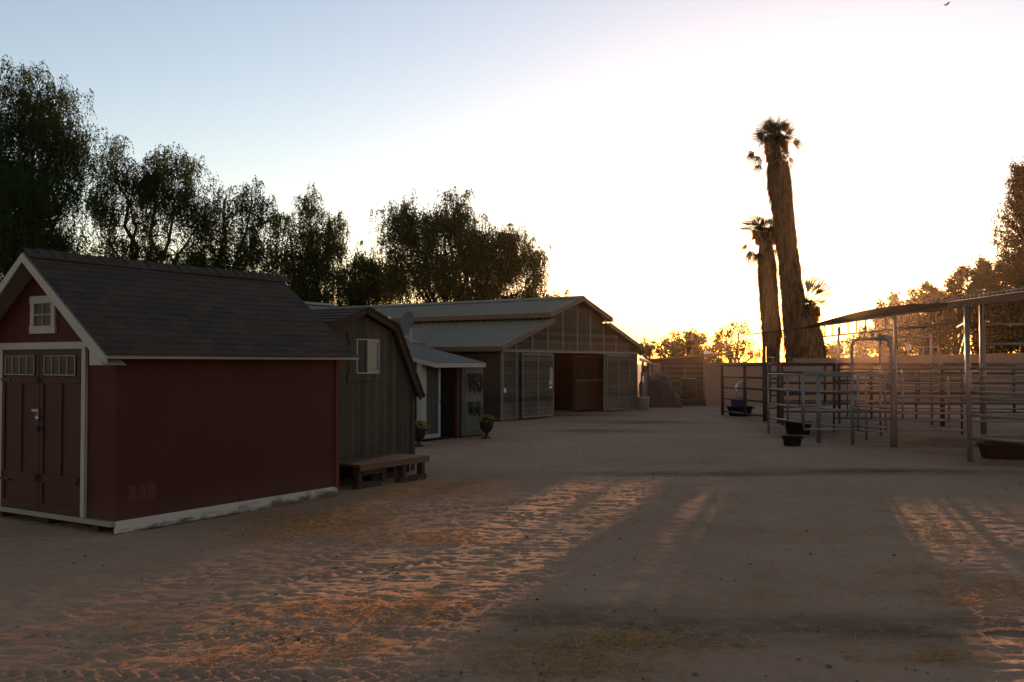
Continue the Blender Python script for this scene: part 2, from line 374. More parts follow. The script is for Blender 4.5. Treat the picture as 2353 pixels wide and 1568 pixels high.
def _ground():
    m, t = nodes('yard_dirt'); tc = N(t, 'ShaderNodeTexCoord').outputs['Object']
    big = noise(t, tc, .35, 5, .6); mid = noise(t, tc, 2.6, 6, .7); fine = noise(t, tc, 38, 4, .7); vf = noise(t, tc, 160, 2, .6)
    c = mixc(t, ramp(t, big, .35, .68), (.285, .160, .092), (.36, .212, .126))
    c = mixc(t, mth(t, 'MULTIPLY', ramp(t, mid, .45, .75), .45), c, (.21, .12, .075))
    c = mixc(t, mth(t, 'MULTIPLY', ramp(t, fine, .5, .8), .5), c, (.44, .30, .20))
    c = mixc(t, mth(t, 'MULTIPLY', ramp(t, vf, .58, .75), .4), c, (.12, .07, .045))
    # damp, trodden manure and old hay stains in the yard; shade painted in over the pens
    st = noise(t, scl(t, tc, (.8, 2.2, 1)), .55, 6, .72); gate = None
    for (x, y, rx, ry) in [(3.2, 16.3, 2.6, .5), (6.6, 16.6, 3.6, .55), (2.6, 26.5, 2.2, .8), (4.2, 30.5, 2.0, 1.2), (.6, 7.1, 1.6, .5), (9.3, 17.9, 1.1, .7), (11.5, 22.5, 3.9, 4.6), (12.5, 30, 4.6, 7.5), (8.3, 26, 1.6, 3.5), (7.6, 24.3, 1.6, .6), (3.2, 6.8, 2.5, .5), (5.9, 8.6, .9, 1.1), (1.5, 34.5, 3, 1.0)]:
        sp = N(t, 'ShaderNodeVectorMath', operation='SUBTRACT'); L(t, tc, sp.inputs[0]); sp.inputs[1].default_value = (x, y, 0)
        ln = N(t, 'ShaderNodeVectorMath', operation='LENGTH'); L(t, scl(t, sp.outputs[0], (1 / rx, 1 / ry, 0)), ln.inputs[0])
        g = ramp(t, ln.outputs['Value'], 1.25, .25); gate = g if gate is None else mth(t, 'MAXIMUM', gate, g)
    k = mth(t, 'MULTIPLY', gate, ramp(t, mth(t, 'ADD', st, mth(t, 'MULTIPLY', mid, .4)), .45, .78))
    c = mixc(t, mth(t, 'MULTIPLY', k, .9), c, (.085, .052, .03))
    h = mth(t, 'ADD', mth(t, 'MULTIPLY', fine, .7), mth(t, 'MULTIPLY', vf, .3))
    return finish(t, m, c, .96, 0, h, .8, .022, .12)
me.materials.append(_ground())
tag(link(bpy.data.objects.new('ground', me)), kind='structure')
gzi = lambda x, y: float(GZ[min(np.searchsorted(ys, y), nr - 1), min(np.searchsorted(xs, x), nc - 1)])
# straw, chips
def litter(name, spots, lmin, lmax, w, mat, zlift=.008, tilt=.35):
    out = []
    for (x, y, rx, ry, n) in spots:
        nc = max(5, n // 45); cc = rg.normal(size=(nc, 2)) * [rx * .55, ry * .6] + [x, y]; rr_ = rg.uniform(.04, .22, nc)   # loose tufts, not an even carpet
        k_ = rg.choice(nc, n, p=rr_ / rr_.sum()); P = cc[k_] + rg.normal(size=(n, 2)) * rr_[k_][:, None] * [1.3, .8]; far = rg.random(n) < .22; P[far] = (rg.normal(size=(n, 2)) * [rx * .8, ry * .9] + [x, y])[far]
        a = rg.uniform(0, 2 * math.pi, n); l = rg.uniform(lmin, lmax, n); el = rg.uniform(-tilt, tilt, n)
        z = np.array([gzi(px, py) for px, py in P]) + zlift * rg.uniform(.3, 2.6, n)
        d = np.stack([np.cos(a) * np.cos(el), np.sin(a) * np.cos(el), np.sin(el)], -1) * (l / 2)[:, None]
        c = np.stack([P[:, 0], P[:, 1], z + np.abs(d[:, 2])], -1)
        s = np.stack([-np.sin(a), np.cos(a), rg.uniform(-.8, .8, n)], -1) * (w / 2)
        out.append(np.stack([c - d - s, c + d - s, c + d + s, c - d + s], 1).reshape(-1, 3))
    return quads(name, np.concatenate(out), mat)
def spot(px, py, wpx, hpx, n):
    a = gnd(px, py); b = gnd(px + wpx, py); c = gnd(px, py + hpx)
    return (a.x, a.y, abs(b.x - a.x), abs(c.y - a.y), n)
tag(litter('loose_straw', [spot(760, 1195, 170, 40, 5200), spot(960, 1130, 150, 22, 4200), spot(660, 1215, 110, 25, 1600), spot(900, 1235, 190, 14, 1200),
     spot(1100, 1110, 90, 14, 900), spot(1500, 1480, 160, 18, 1300), spot(1250, 1500, 130, 30, 900), spot(860, 1400, 260, 40, 1800), spot(1330, 1545, 200, 14, 900),
     spot(2250, 1360, 150, 60, 1800), spot(2150, 1240, 120, 60, 900), spot(2120, 1510, 120, 12, 500), spot(1550, 1065, 260, 14, 1500), spot(700, 1500, 500, 50, 900),
     spot(1650, 1180, 500, 80, 1600), spot(300, 1450, 400, 60, 700), spot(1900, 1400, 400, 80, 900)], .02, .075, .0045, M_straw),
    'scattered golden straw and hay on the dirt yard', 'straw', kind='stuff')
pb = MB()
for _ in range(900):
    y = 5 + 22 * R.random() ** 1.6; x = R.uniform(-.5, .55) * y + R.uniform(-.5, .5); r = R.choice([.004, .006, .008, .011, .016]) * R.uniform(.7, 1.3)
    z = gzi(x, y); ring = [(x + r * R.uniform(.7, 1.3) * math.cos(k * 1.256), y + r * R.uniform(.7, 1.3) * math.sin(k * 1.256)) for k in range(5)]
    pb.add([*[(a, b, z - .004) for a, b in ring], *[(x + (a - x) * .6, y + (b - y) * .6, z + r * .7) for a, b in ring]],
           [(5, 6, 7, 8, 9), *[(i, (i + 1) % 5, (i + 1) % 5 + 5, i + 5) for i in range(5)]])
tag(pb.build('loose_pebbles', worn('pebble', (.14, .10, .08), (.30, .25, .21), 3, .9)), 'small pebbles and clods scattered over the dirt yard', 'pebbles', kind='stuff')
# ------------------------------------------------------------------ red shed
RO = Vector((-4.36, 10.5, 0))
sh = thing('garden_shed', 'dark red wooden shed with white trim and brown shingle roof, nearest building on the left', 'shed', RO, TH)
Lx, Wd, SL = 3.55, 2.78, .765
zr = lambda y: 1.99 + SL * (min(y, Wd - y) + .2)                 # roof top surface height at local y
b = MB(); hw = .15
prof = [(0, 0, hw), (0, 0, zr(0) - .09), (0, Wd / 2, zr(Wd / 2) - .09), (0, Wd, zr(Wd) - .09), (0, Wd, hw)]
b.prism([(0, p[1], p[2]) for p in prof], (Lx, 0, 0)); b.build('wall', M_red, sh)
for side in (0, 1):
    b = MB(); n = 17; half = Wd / 2 + .2; s_ = math.hypot(half, SL * half)
    for i in range(n):                                          # overlapping shingle courses
        a0, a1 = i / n, min(1., (i + 1.12) / n); e = .007
        ya, yb = -.2 + half * a0, -.2 + half * a1; za, zb = 1.99 + SL * (ya + .2), 1.99 + SL * (yb + .2)
        z_ = lambda y: y if side == 0 else Wd - y
        vs = []; m = 60
        for j in range(m + 1):
            x = -.27 + (Lx + .47) * j / m; w1 = (.004 * math.sin(x * 1.7) - .010 * math.sin(math.pi * (x + .27) / (Lx + .47)))
            dy = .004 * math.sin(x * 21 + i * 2.3)
            vs += [(x, z_(ya + dy), za + .012 + w1), (x, z_(yb), zb + .003 + w1), (x, z_(ya + dy), za - .004 + w1)]
        fs = []
        for j in range(m): q = j * 3; fs += [(q, q + 3, q + 4, q + 1), (q + 2, q + 5, q + 3, q)]
        b.add(vs, fs)
    rf = b.build('roof', M_shingle, sh); 
    b = MB(); z_ = (lambda y: y) if side == 0 else (lambda y: Wd - y)
    b.prism([(-.25, z_(-.18), 1.953), (-.25, z_(-.18), 1.985), (-.25, Wd / 2, zr(Wd / 2) - .02), (-.25, Wd / 2, zr(Wd / 2) - .10)], (Lx + .43, 0, 0))
    b.build('roof_deck', M_soffit, sh)
    b = MB(); b.prism([(-.275, z_(-.20), 1.885), (-.275, z_(-.20), 1.965), (-.275, Wd / 2, zr(Wd / 2) - .03), (-.275, Wd / 2, zr(Wd / 2) - .135), (-.275, z_(.03), 1.985)], (.022, 0, 0))
    b.build('rake_board', M_white, sh)
    b = MB(); b.prism([(-.278, z_(-.185), 1.875), (-.278, z_(.085), 1.875), (-.278, z_(.085), 2.03), (-.278, z_(.03), 2.0)], (.27, 0, 0)); b.build('eave_return', M_white, sh)
b = MB()
k = 0
x = -.27
while x < Lx + .16:                                             # ridge caps, slightly uneven
    h = .018 + R.uniform(0, .014); zt = zr(Wd / 2) + .006 - .010 * math.sin(math.pi * (x + .27) / (Lx + .47)); l = .21
    for sgn in (-1, 1):
        b.prism([(x, Wd / 2, zt + h), (x + l, Wd / 2, zt + h * .4), (x + l, Wd / 2 + sgn * .15, zt - .10), (x, Wd / 2 + sgn * .15, zt - .095 + h * .3)], (0, 0, .008))
    x += .165
b.build('ridge_cap', M_shingle, sh)
b = MB().box((-.27, -.222, 1.944), (Lx + .2, -.203, 1.958)); b.box((-.27, -.23, 1.958), (Lx + .2, -.19, 1.964)); b.build('eave_trim', M_white, sh)
b = MB().box((Lx - .05, -.021, .14), (Lx + .02, -.002, 1.97)); b.build('corner_trim', worn('red_trim', (.23, .045, .035), (.2, .04, .03)), sh)
b = MB().box((-.002, -.012, .02), (1.75, 0.02, .155)); b.box((1.755, -.012, .0), (Lx, .02, .155)); b.build('skirt_board', M_skirt, sh)
b = MB().box((-.06, 0, .10), (.02, Wd, .155)); b.build('sill', M_soffit, sh)
b = MB().box((0.021, 0.03, .075), (.06, Wd - .03, .14)); b.build('floor_joist', M_gambtrim, sh)
for y in (.35, 1.3, 2.25):
    MB().box((.03, y, -.01), (Lx - .1, y + .09, .1)).build('skid', M_gambtrim, sh)
# door in the gable (faces local -x)
T = lambda px: solve(RO, TH + math.pi / 2, px)
D0, D1, DZ0, DZ1 = T(197) + .03, T(11) , .165, 2.06
MB().box((-.045, D0 - .09, 2.06), (-.002, D1 + .1, 2.14)).build('door_header', M_white, sh)
for y in (D0 - .045, D1 + .015): MB().box((-.04, y - .035, .158), (-.002, y + .035, 2.058)).build('door_trim', M_white, sh)
mid = (D0 + D1) / 2
for q, (a, c) in enumerate(((D0, mid - .004), (mid + .004, D1))):
    dr = MB().box((-.022, a, DZ0), (-.003, c, DZ1)).build('door', M_redd, sh)
    f = MB()
    for (y0, y1, z0, z1) in ((a, c, DZ1 - .07, DZ1 - .002), (a, c, 1.66, 1.73), (a, c, .50, .60), (a, c, DZ0 + .002, .26), (a, a + .075, .26, 1.99), (c - .075, c, .26, 1.99), ((a + c) / 2 - .04, (a + c) / 2 + .04, .60, 1.66)):
        f.box((-.038, y0 + .002, z0), (-.023, y1 - .002, z1))
    f.build('door_rail', M_redd, dr)
    wy0, wy1 = a + .10, c - .10
    MB().box((-.040, wy0, 1.765), (-.030, wy1, 1.975)).build('door_pane', M_glass, dr)
    g = MB()
    for i in range(5): yy = wy0 + (wy1 - wy0) * i / 4; g.box((-.050, yy - .007, 1.757), (-.041, yy + .007, 1.983))
    g.box((-.052, wy0, 1.752), (-.0415, wy1, 1.766)); g.box((-.052, wy0, 1.976), (-.0415, wy1, 1.986)); g.build('muntin', M_soffit, dr)
    for z in (1.70, .50):
        ye = a if q == 0 else c; dy = .2 if q == 0 else -.2
        MB().box((-.048, min(ye, ye + dy), z - .014), (-.040, max(ye, ye + dy), z + .014)).build('hinge', M_black, dr)
    if q == 1:
        MB().box((-.062, mid - .02, 1.325), (-.050, mid + .12, 1.355)).build('hasp', M_silver, dr)
        MB().tube([(-.06, mid - .035, 1.13), (-.10, mid - .035, 1.13)], .028, 12).build('door_knob', M_black, dr)
pl = thing('padlock', 'small round steel padlock hanging from the hasp of the red shed doors', 'padlock', RO + Matrix.Rotation(TH, 3, 'Z') @ Vector((-.07, mid - .01, 1.25)), TH)
MB().lathe([(0, -.03), (.028, -.03), (.034, 0), (.028, .03), (0, .03)], n=14, sx=.5).build('lock_body', M_silver, pl, True)
MB().tube([(0, -.018, .02), (0, -.018, .055), (0, -.008, .07), (0, .008, .07), (0, .018, .055), (0, .018, .02)], .005, 6).build('shackle', M_silver, pl)
# gable window
w0, w1 = T(128), T(74)
wf = MB(); wf.box((-.03, w0 - .02, 2.60), (-.002, w1 + .02, 2.69)); wf.box((-.03, w0 - .02, 2.245), (-.002, w1 + .02, 2.335))
wf.box((-.028, w0 - .01, 2.335), (-.002, w0 + .065, 2.60)); wf.box((-.028, w1 - .065, 2.335), (-.002, w1 + .01, 2.60)); wo = wf.build('window', M_white, sh)
MB().box((-.012, w0 + .065, 2.335), (-.003, w1 - .065, 2.60)).build('pane', M_glass, wo)
g = MB(); ym = (w0 + w1) / 2; g.box((-.022, ym - .008, 2.335), (-.013, ym + .008, 2.60)); g.box((-.0225, w0 + .065, 2.460), (-.0135, w1 - .065, 2.476)); g.build('muntin', M_soffit, wo)
g = MB()
for i in range(5): g.box((-.018, ym - .10, 2.80 + i * .022), (-.003, ym + .10, 2.812 + i * .022))
g.build('gable_vent', M_redd, sh)
for i in range(3): MB().box((.16 + i * .125, -.0035, .345), (.265 + i * .125, .001, .53)).build('faded_patch', worn('faded_red_patch', (.235, .06, .05), (.2, .045, .04), 8, k=(.36, .38, .34)), sh)
# ------------------------------------------------------------------ gambrel playhouse
GO = Vector((-3.2, 14.33, 0)); GW = 2.8; GD = 2.6
gs = thing('gambrel_shed', 'weathered brown board shed with barn-shaped roof and white sliding window, behind the red shed', 'shed', GO, TH)
outer = [(-.10, 1.30), (.60, 2.52), (GW / 2, 2.80), (GW - .60, 2.52), (GW + .10, 1.30)]
inner = [(0, .30), (0, 1.36), (.64, 2.43), (GW / 2, 2.70), (GW - .64, 2.43), (GW, 1.36), (GW, .30)]
MB().prism([(x, 0, z) for x, z in inner], (0, GD, 0)).build('wall', M_gambwood, gs)
for i in range(4):
    (x0, z0), (x1, z1) = outer[i], outer[i + 1]; nx, nz = -(z1 - z0), (x1 - x0); l = math.hypot(nx, nz); nx, nz = nx / l, nz / l
    b = MB(); m = max(3, int(l / .16))
    for j in range(m):
        a0, a1 = (j / m, (j + 1) / m) if i < 2 else (1 - j / m, 1 - (j + 1) / m)
        p = lambda a, h: (x0 + (x1 - x0) * a + nx * h, z0 + (z1 - z0) * a + nz * h)
        q = [p(a0, 0), p(a0, .03), p(a1, .015), p(a1, 0)]
        b.prism([(u, -.16, w) for u, w in q], (0, GD + .3, 0))
    b.build('roof', M_gambshingle if True else M_shingle, gs)
    b = MB(); b.prism([(x0, -.13, z0 - .002), (x1, -.13, z1 - .002), (x1 - nx * .10, -.13, z1 - nz * .10), (x0 - nx * .10, -.13, z0 - nz * .10)], (0, .03, 0)); b.build('rake_board', M_gambtrim, gs)
for x in (0.05, GW - .05): MB().box((x - .05, -.022, .02), (x + .05, -.001, 1.36)).build('corner_board', M_gambtrim, gs)
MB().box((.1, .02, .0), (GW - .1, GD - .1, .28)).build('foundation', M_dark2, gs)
g0, g1 = solve(GO, TH, 815), solve(GO, TH, 867); z0, z1 = 1.72, 2.29
wf = MB(); wf.box((g0 - .19, -.026, 1.60), (g1 + .14, -.002, 1.715)); wf.box((g0 - .19, -.026, z1 + .005), (g1 + .14, -.002, z1 + .10)); wf.box((g0 - .15, -.024, 1.715), (g0 - .005, -.002, z1 + .005)); wf.box((g1 + .005, -.024, 1.715), (g1 + .10, -.002, z1 + .005))
wf.build('window_casing', M_gambwood, gs)
fr = MB(); t_ = .022
fr.box((g0, -.05, z0), (g1, -.003, z0 + t_)); fr.box((g0, -.05, z1 - t_), (g1, -.003, z1)); fr.box((g0, -.049, z0 + t_), (g0 + t_, -.003, z1 - t_)); fr.box((g1 - t_, -.049, z0 + t_), (g1, -.003, z1 - t_))
gm = (g0 + g1) / 2; fr.box((gm - .018, -.048, z0 + t_), (gm + .012, -.003, z1 - t_)); fr.box((gm + .012, -.044, z0 + t_), (g1 - t_, -.02, z0 + t_ + .03)); fr.box((gm + .012, -.044, z1 - t_ - .035), (g1 - t_, -.02, z1 - t_))
fo = fr.build('window', M_white, gs)
MB().box((g0 + t_, -.022, z0 + t_), (gm - .018, -.010, z1 - t_)).build('pane', M_glass, fo)
def _screen():
    m, t = nodes('pale_screen'); tc = N(t, 'ShaderNodeTexCoord').outputs['Object']
    return finish(t, m, mixc(t, noise(t, tc, 2, 2), (.10, .12, .115), (.15, .17, .16)), .25, 0, None, spec=.6)
MB().box((gm + .012, -.03, z0 + t_ + .03), (g1 - t_, -.018, z1 - t_ - .035)).build('pane', _screen(), fo)['label'] = 'pale milky pane'
# bench-like deck in front
dk = thing('wooden_deck', 'low plank deck on timber blocks along the front of the weathered brown shed', 'deck', GO, TH)
dx0, dx1, dy0 = .35, 2.05, -.88
for i in range(5):
    y = dy0 + i * .172; MB().box((dx0, y, .345), (dx1 + R.uniform(-.02, .03), y + .162, .385)).build('deck_board', M_deckwood, dk, bevel=.004)
MB().box((dx0, dy0 - .024, .29), (dx1, dy0 - .002, .383)).build('face_board', M_deckwood, dk)
for x in (dx0 + .06, dx0 + .62, dx0 + 1.12, dx1 - .1):
    for y in (dy0 + .03, dy0 + .62): MB().box((x - .045, y, .09), (x + .045, y + .10, .343)).build('leg', M_gambtrim, dk)
for y in (dy0 + .025, dy0 + .615):
    MB().box((dx0 + 1.0, y, -.01), (dx1 - .02, y + .11, .088)).build('skid', M_gambtrim, dk)
    MB().box((dx0 - .02, y, -.01), (dx0 + .55, y + .11, .088)).build('skid', M_gambtrim, dk)
MB().box((dx0 + .1, dy0 + .02, .215), (dx0 + .58, dy0 + .05, .29)).build('face_board', M_gambtrim, dk)
# ------------------------------------------------------------------ tack shed (blue grey, lean-to roof)
TO = Vector((-2.17, 22.8, 0)); TT = lambda px: solve(TO, TH, px)
ts = thing('tack_shed', 'small blue grey tack shed with white trim, lean-to roof and doorway standing open', 'shed', TO, TH)
tw, td = 1.95, 2.4; a1 = TT(1009); a2 = TT(1049)
b = MB()
zt = lambda y: 1.86 + .22 * (y + .3)
b.prism([(0, 0, .05), (0, td, .05), (0, td, zt(td)), (0, 0, zt(0))], (.06, 0, 0))
b.prism([(tw - .06, 0, .05), (tw - .06, td, .05), (tw - .06, td, zt(td)), (tw - .06, 0, zt(0))], (.06, 0, 0))
b.box((.06, td - .06, .05), (tw - .06, td, zt(td) - .02)); b.box((.06, 0, .05), (a1 - .04, .05, zt(0))); b.box((a2 + .06, 0, .05), (tw - .06, .05, zt(0))); b.box((a1 - .04, 0.003, 1.83), (a2 + .06, .05, zt(0) - .005))
b.build('wall', M_bluegray, ts)
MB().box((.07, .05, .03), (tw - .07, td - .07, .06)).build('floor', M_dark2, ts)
MB().box((-.02, -.03, .08), (.16, -.001, 1.90)).build('corner_post', M_white, ts); MB().box((-.022, -.001, .08), (-.002, .12, 1.92)).build('corner_post', M_white, ts)
MB().box((.16, -.028, .08), (a1 - .05, -.001, .17)).build('base_trim', M_white, ts)
MB().box((a1 - .05, -.03, .08), (a1 + .02, .02, 1.84)).build('door_trim', M_white, ts); MB().box((a2 - .0, -.03, .05), (a2 + .1, .052, 1.84)).build('door_trim', M_reddoorwood, ts)
MB().box((a1 + .018, -.045, .93), (a1 - .01, -.031, 1.0)).build('latch', M_black, ts)
r0, r1, ry0, ry1 = -.12, 2.05, -.47, 2.5
MB().prism([(r0, ry0, zt(ry0) + .055), (r0, ry1, zt(ry1) + .055), (r0, ry1, zt(ry1) + .085), (r0, ry0, zt(ry0) + .085)], (r1 - r0, 0, 0)).build('roof', M_grayshingle, ts)
MB().prism([(r0 - .02, ry0 - .02, zt(ry0) - .03), (r0 - .02, ry1, zt(ry1) - .03), (r0 - .02, ry1, zt(ry1) + .075), (r0 - .02, ry0 - .02, zt(ry0) + .075)], (.018, 0, 0)).build('fascia', M_white, ts)
MB().box((r0 + .0, ry0 - .022, zt(ry0) - .035), (r1, ry0 - .002, zt(ry0) + .07)).build('fascia', M_white, ts)
MB().prism([(r0, ry0, zt(ry0) + .03), (r0, td, zt(td) + .03), (r0, td, zt(td) + .052), (r0, ry0, zt(ry0) + .052)], (r1 - r0, 0, 0)).build('soffit', M_soffit, ts)
hx, hy = a2 + .12, -.05                                          # open door leaf
dl = thing('tack_door_pivot', None, None, (0, 0, 0)); bpy.data.objects.remove(dl)
lw = .80; la = math.radians(-8)
leaf = MB().box((0, -.045, .06), (lw, 0, 1.82)).build('door', M_doorgray, ts); leaf.location = (hx, hy, 0); leaf.rotation_euler = (0, 0, la)
MB().box((.10, -.056, .16), (lw - .08, -.046, 1.74)).build('door_panel', worn('door_inset', (.215, .22, .23), (.19, .195, .2), 6, .5), leaf)
MB().box((0, -.052, .0), (lw, .004, .055)).build('bottom_rail', M_gambtrim, leaf)
rl = Matrix.Translation(TO) @ Matrix.Rotation(TH, 4, 'Z') @ Matrix.Translation(Vector((hx, hy, 0))) @ Matrix.Rotation(la, 4, 'Z')
def leafpt(x, y, z): return rl @ Vector((x, y, z))
for nm, lab, zc, n, xa, xb in (('bridle_bunch', 'bunch of dark leather bridles and halters hanging high on the open tack shed door', 1.60, 26, .16, .72), ('boot_bag', 'dark cloth organiser stuffed with brushes and pale boots on the lower tack door', .88, 14, .16, .70)):
    tk = thing(nm, lab, 'horse tack', leafpt(0, -.06, 0), TH + la)
    MB().box((xa, -.012, zc), (xb, 0, zc + .03)).build('rack_bar', M_gambtrim, tk)
    for k in range(n):
        x = R.uniform(xa + .02, xb - .02); l = R.uniform(.25, .52) if n > 20 else R.uniform(.18, .36); w = R.uniform(.008, .02) if n > 20 else R.uniform(.03, .06); dx = R.uniform(-.03, .03)
        pts = [(x, -.02 - R.uniform(0, .03), zc + .02), (x + dx, -.05 - R.uniform(0, .03), zc - l * .5), (x - dx, -.03 - R.uniform(0, .04), zc - l)]
        MB().tube(pts, [w * .6, w, w * .7], 6).build('strap' if n > 20 else 'pouch', R.choice([M_leather, M_leather, M_black, M_dark]), tk)
    for k in range(6 if n > 20 else 4):
        x = R.uniform(xa + .05, xb - .05); z = zc - R.uniform(.1, .35)
        MB().lathe([(0, -.02), (.016, -.012), (.02, .01), (0, .022)], (x, -.09, z - (.1 if n < 20 else 0)), 8).build('buckle' if n > 20 else 'boot_cuff', M_silver if n > 20 else M_soffit, tk)
MB().tube([(.25, -.2, zt(0) + .0), (.25, -.2, zt(0) + .03)], .04, 10).build('eave_light', M_whitepl, ts, loc=(1.0, -.05, -.08))
hk = thing('hanging_hook', 'thin pale wire hook hanging inside the tack shed doorway', 'hook', TO, TH)
xh = a1 + .12
MB().tube([(xh, .12, 1.80), (xh, .12, 1.48)], .008, 6).build('wire', M_whitepl, hk); MB().tube([(xh - .09, .12, 1.46), (xh - .04, .12, 1.44), (xh, .12, 1.48), (xh + .04, .12, 1.44), (xh + .09, .12, 1.46)], .008, 6).build('prongs', M_whitepl, hk)
sv = thing('storage_shelf', 'wooden shelf of dark boxes inside the tack shed doorway', 'shelf', TO, TH)
for i, z in enumerate((.42, .85, 1.28)):
    MB().box((.3, 1.2, z), (1.8, 1.7, z + .03)).build('shelf_board', M_reddoorwood, sv)
for x in (.32, 1.75): MB().box((x, 1.22, .06), (x + .04, 1.68, 1.6)).build('upright', M_reddoorwood, sv)
for i, z in enumerate((.45, .88, 1.31)):
    for k in range(3):
        x = .45 + k * .42; bx_ = MB().box((x, 1.25, z + .003), (x + R.uniform(.2, .34), 1.6, z + R.uniform(.15, .3))).build('storage_box', plain('box_tone%d' % (k % 2), [(.10, .07, .05), (.05, .04, .05)][k % 2], .8), None, loc=TO, rz=TH, bevel=.01)
        tag(bx_, '%s box on the %s shelf inside the tack shed' % (['left', 'middle', 'right'][k], ['lowest', 'middle', 'top'][i]), 'box', 'boxes on the tack shed shelves')
def urn(P, label):
    o = thing('flower_urn', label, 'planter', P, 0, 'flower urns beside the tack shed')
    MB().lathe([(0, 0), (.13, 0), (.13, .03), (.06, .05), (.045, .10), (.06, .14), (.13, .20), (.165, .28), (.17, .36), (.195, .385), (.19, .40), (.165, .39), (.15, .36), (0, .34)], n=20).build('urn', M_black, o, True)
    V = []; n = 900
    for i in range(n):
        a, e, r = R.uniform(0, 6.28), R.uniform(-.2, 1.5), R.uniform(.08, .2); c = Vector((math.cos(a) * math.cos(e) * r * 1.15, math.sin(a) * math.cos(e) * r * 1.15, .41 + math.sin(e) * r * .85))
        u = Vector((R.uniform(-1, 1), R.uniform(-1, 1), R.uniform(-1, 1))).normalized(); w = u.cross(Vector((.3, .5, .8))).normalized(); s = .016
        V += [c - u * s - w * s * .5, c + u * s - w * s * .5, c + u * s + w * s * .5, c - u * s + w * s * .5]
    quads('foliage', V[:len(V) // 2 // 4 * 4], M_greenl, o); 
    b = MB()
    for i in range(70):
        a, e = R.uniform(0, 6.28), R.uniform(0, 1.4); r = .2; c = (math.cos(a) * math.cos(e) * r * 1.2, math.sin(a) * math.cos(e) * r * 1.2, .42 + math.sin(e) * r * .8)
        b.lathe([(0, -.014), (.022, -.004), (.024, .006), (0, .014)], c, 6)
    b.build('blossoms', M_flower, o)
    return o
urn(gnd(1118, 1007.6), 'black pedestal urn of yellow flowers beside the open tack shed door')
urn(gnd(962, 1026), 'black pedestal urn of yellow flowers at the corner of the weathered brown shed, half hidden')
# ------------------------------------------------------------------ stable C behind
CO = at(977, 791, 28.5); CO.z = 0
cs = thing('stable_building', 'low stable with ribbed metal roof running behind the sheds, left of the big barn', 'stable', CO, TH)
ez = at(977, 791, 28.5).z; cw = 7.4; cl = 15.5; rz_ = 3.72
b = MB(); ribbed(b, -cl, .0, (0, ez), (cw / 2, rz_), .3, .03); b.build('roof', M_metalroof, cs)
b = MB(); ribbed(b, -cl, .0, (cw, ez), (cw / 2, rz_), .3, .03); b.build('roof', M_metalroof, cs)
MB().prism([(-cl, cw / 2 - .22, rz_ - .02), (-cl, cw / 2, rz_ + .075), (-cl, cw / 2 + .22, rz_ - .02)], (cl + .02, 0, 0)).build('ridge_cap', M_metalroof, cs)
MB().box((-cl, -.03, ez - .11), (.02, .0, ez + .03)).build('fascia', M_brownmetal, cs)
MB().prism([(0.0, 0, ez - .10), (0, cw / 2, rz_ - .10), (0, cw, ez - .10), (0, cw, ez - .02), (0, cw / 2, rz_ - .0), (0, 0, ez - .02)], (.03, 0, 0)).build('rake_trim', M_metalroof, cs)
MB().prism([(0, .3, 0), (0, .3, ez - .02), (0, cw / 2, rz_ - .12), (0, cw - .3, ez - .02), (0, cw - .3, 0)], (-cl + .3, 0, 0)).build('wall', M_barnside, cs, loc=(-.3, 0, 0))
# satellite dish on its eave
dp = at(943, 791, 28.0)
ds = thing('satellite_dish', 'grey satellite dish on a short mast above the stable eave', 'satellite dish', dp, 0)
MB().tube([(0, 0, -.02), (0, 0, .42), (-.02, 0, .5)], .024, 8).build('mast', M_silver, ds)
vs = []; n = 28; m = 6; fs = []
for j in range(m + 1):
    for i in range(n):
        r = j / m; a = 2 * math.pi * i / n; vs.append((r * math.cos(a) * .34, -.0 + .10 * r * r, r * math.sin(a) * .40))
for j in range(m):
    for i in range(n): fs.append((j * n + i, j * n + (i + 1) % n, (j + 1) * n + (i + 1) % n, (j + 1) * n + i))
d_ = MB().add(vs, fs).build('reflector', M_plastic, ds, True); sm = d_.modifiers.new('s', 'SOLIDIFY'); sm.thickness = .015
d_.location = (-.07, -.05, .57); d_.rotation_euler = (math.radians(20), math.radians(-14), math.radians(128.5))
MB().tube([(-.05, 0, .42), (-.35, -.05, .55), (-.62, -.08, .76)], .014, 6).build('feed_arm', M_silver, ds)
MB().box((-.72, -.12, .74), (-.58, -.03, .80)).build('receiver', M_whitepl, ds, bevel=.01)
MB().tube([(0, 0, .1), (.18, .1, -.02)], .012, 6).build('brace', M_silver, ds); MB().tube([(0, 0, .1), (-.2, .1, 0)], .012, 6).build('brace', M_silver, ds)
# ------------------------------------------------------------------ big barn
BL = gnd(1151, 969); BR = gnd(1464, 941); BH = math.atan2(BR.y - BL.y, BR.x - BL.x); BWd = (BR - BL).length
bn = thing('horse_barn', 'big weathered wood barn with raised centre aisle and ribbed metal roof', 'barn', BL, BH)
BT = lambda px: solve(BL, BH, px)
c0, c1 = 2.85, 6.85; ap = BWd / 2; bl = 13.
zE, zJ, zU, zA = 2.40, 3.42, 3.60, 4.28
lowL = lambda x: zE + (zJ - zE) * (x + .35) / (c0 + .35)
lowR = lambda x: zE + (zJ - zE) * (BWd + .35 - x) / (BWd + .35 - c1)
upz = lambda x: zA - (zA - zU) * abs(x - ap) / (ap - c0 + .25)
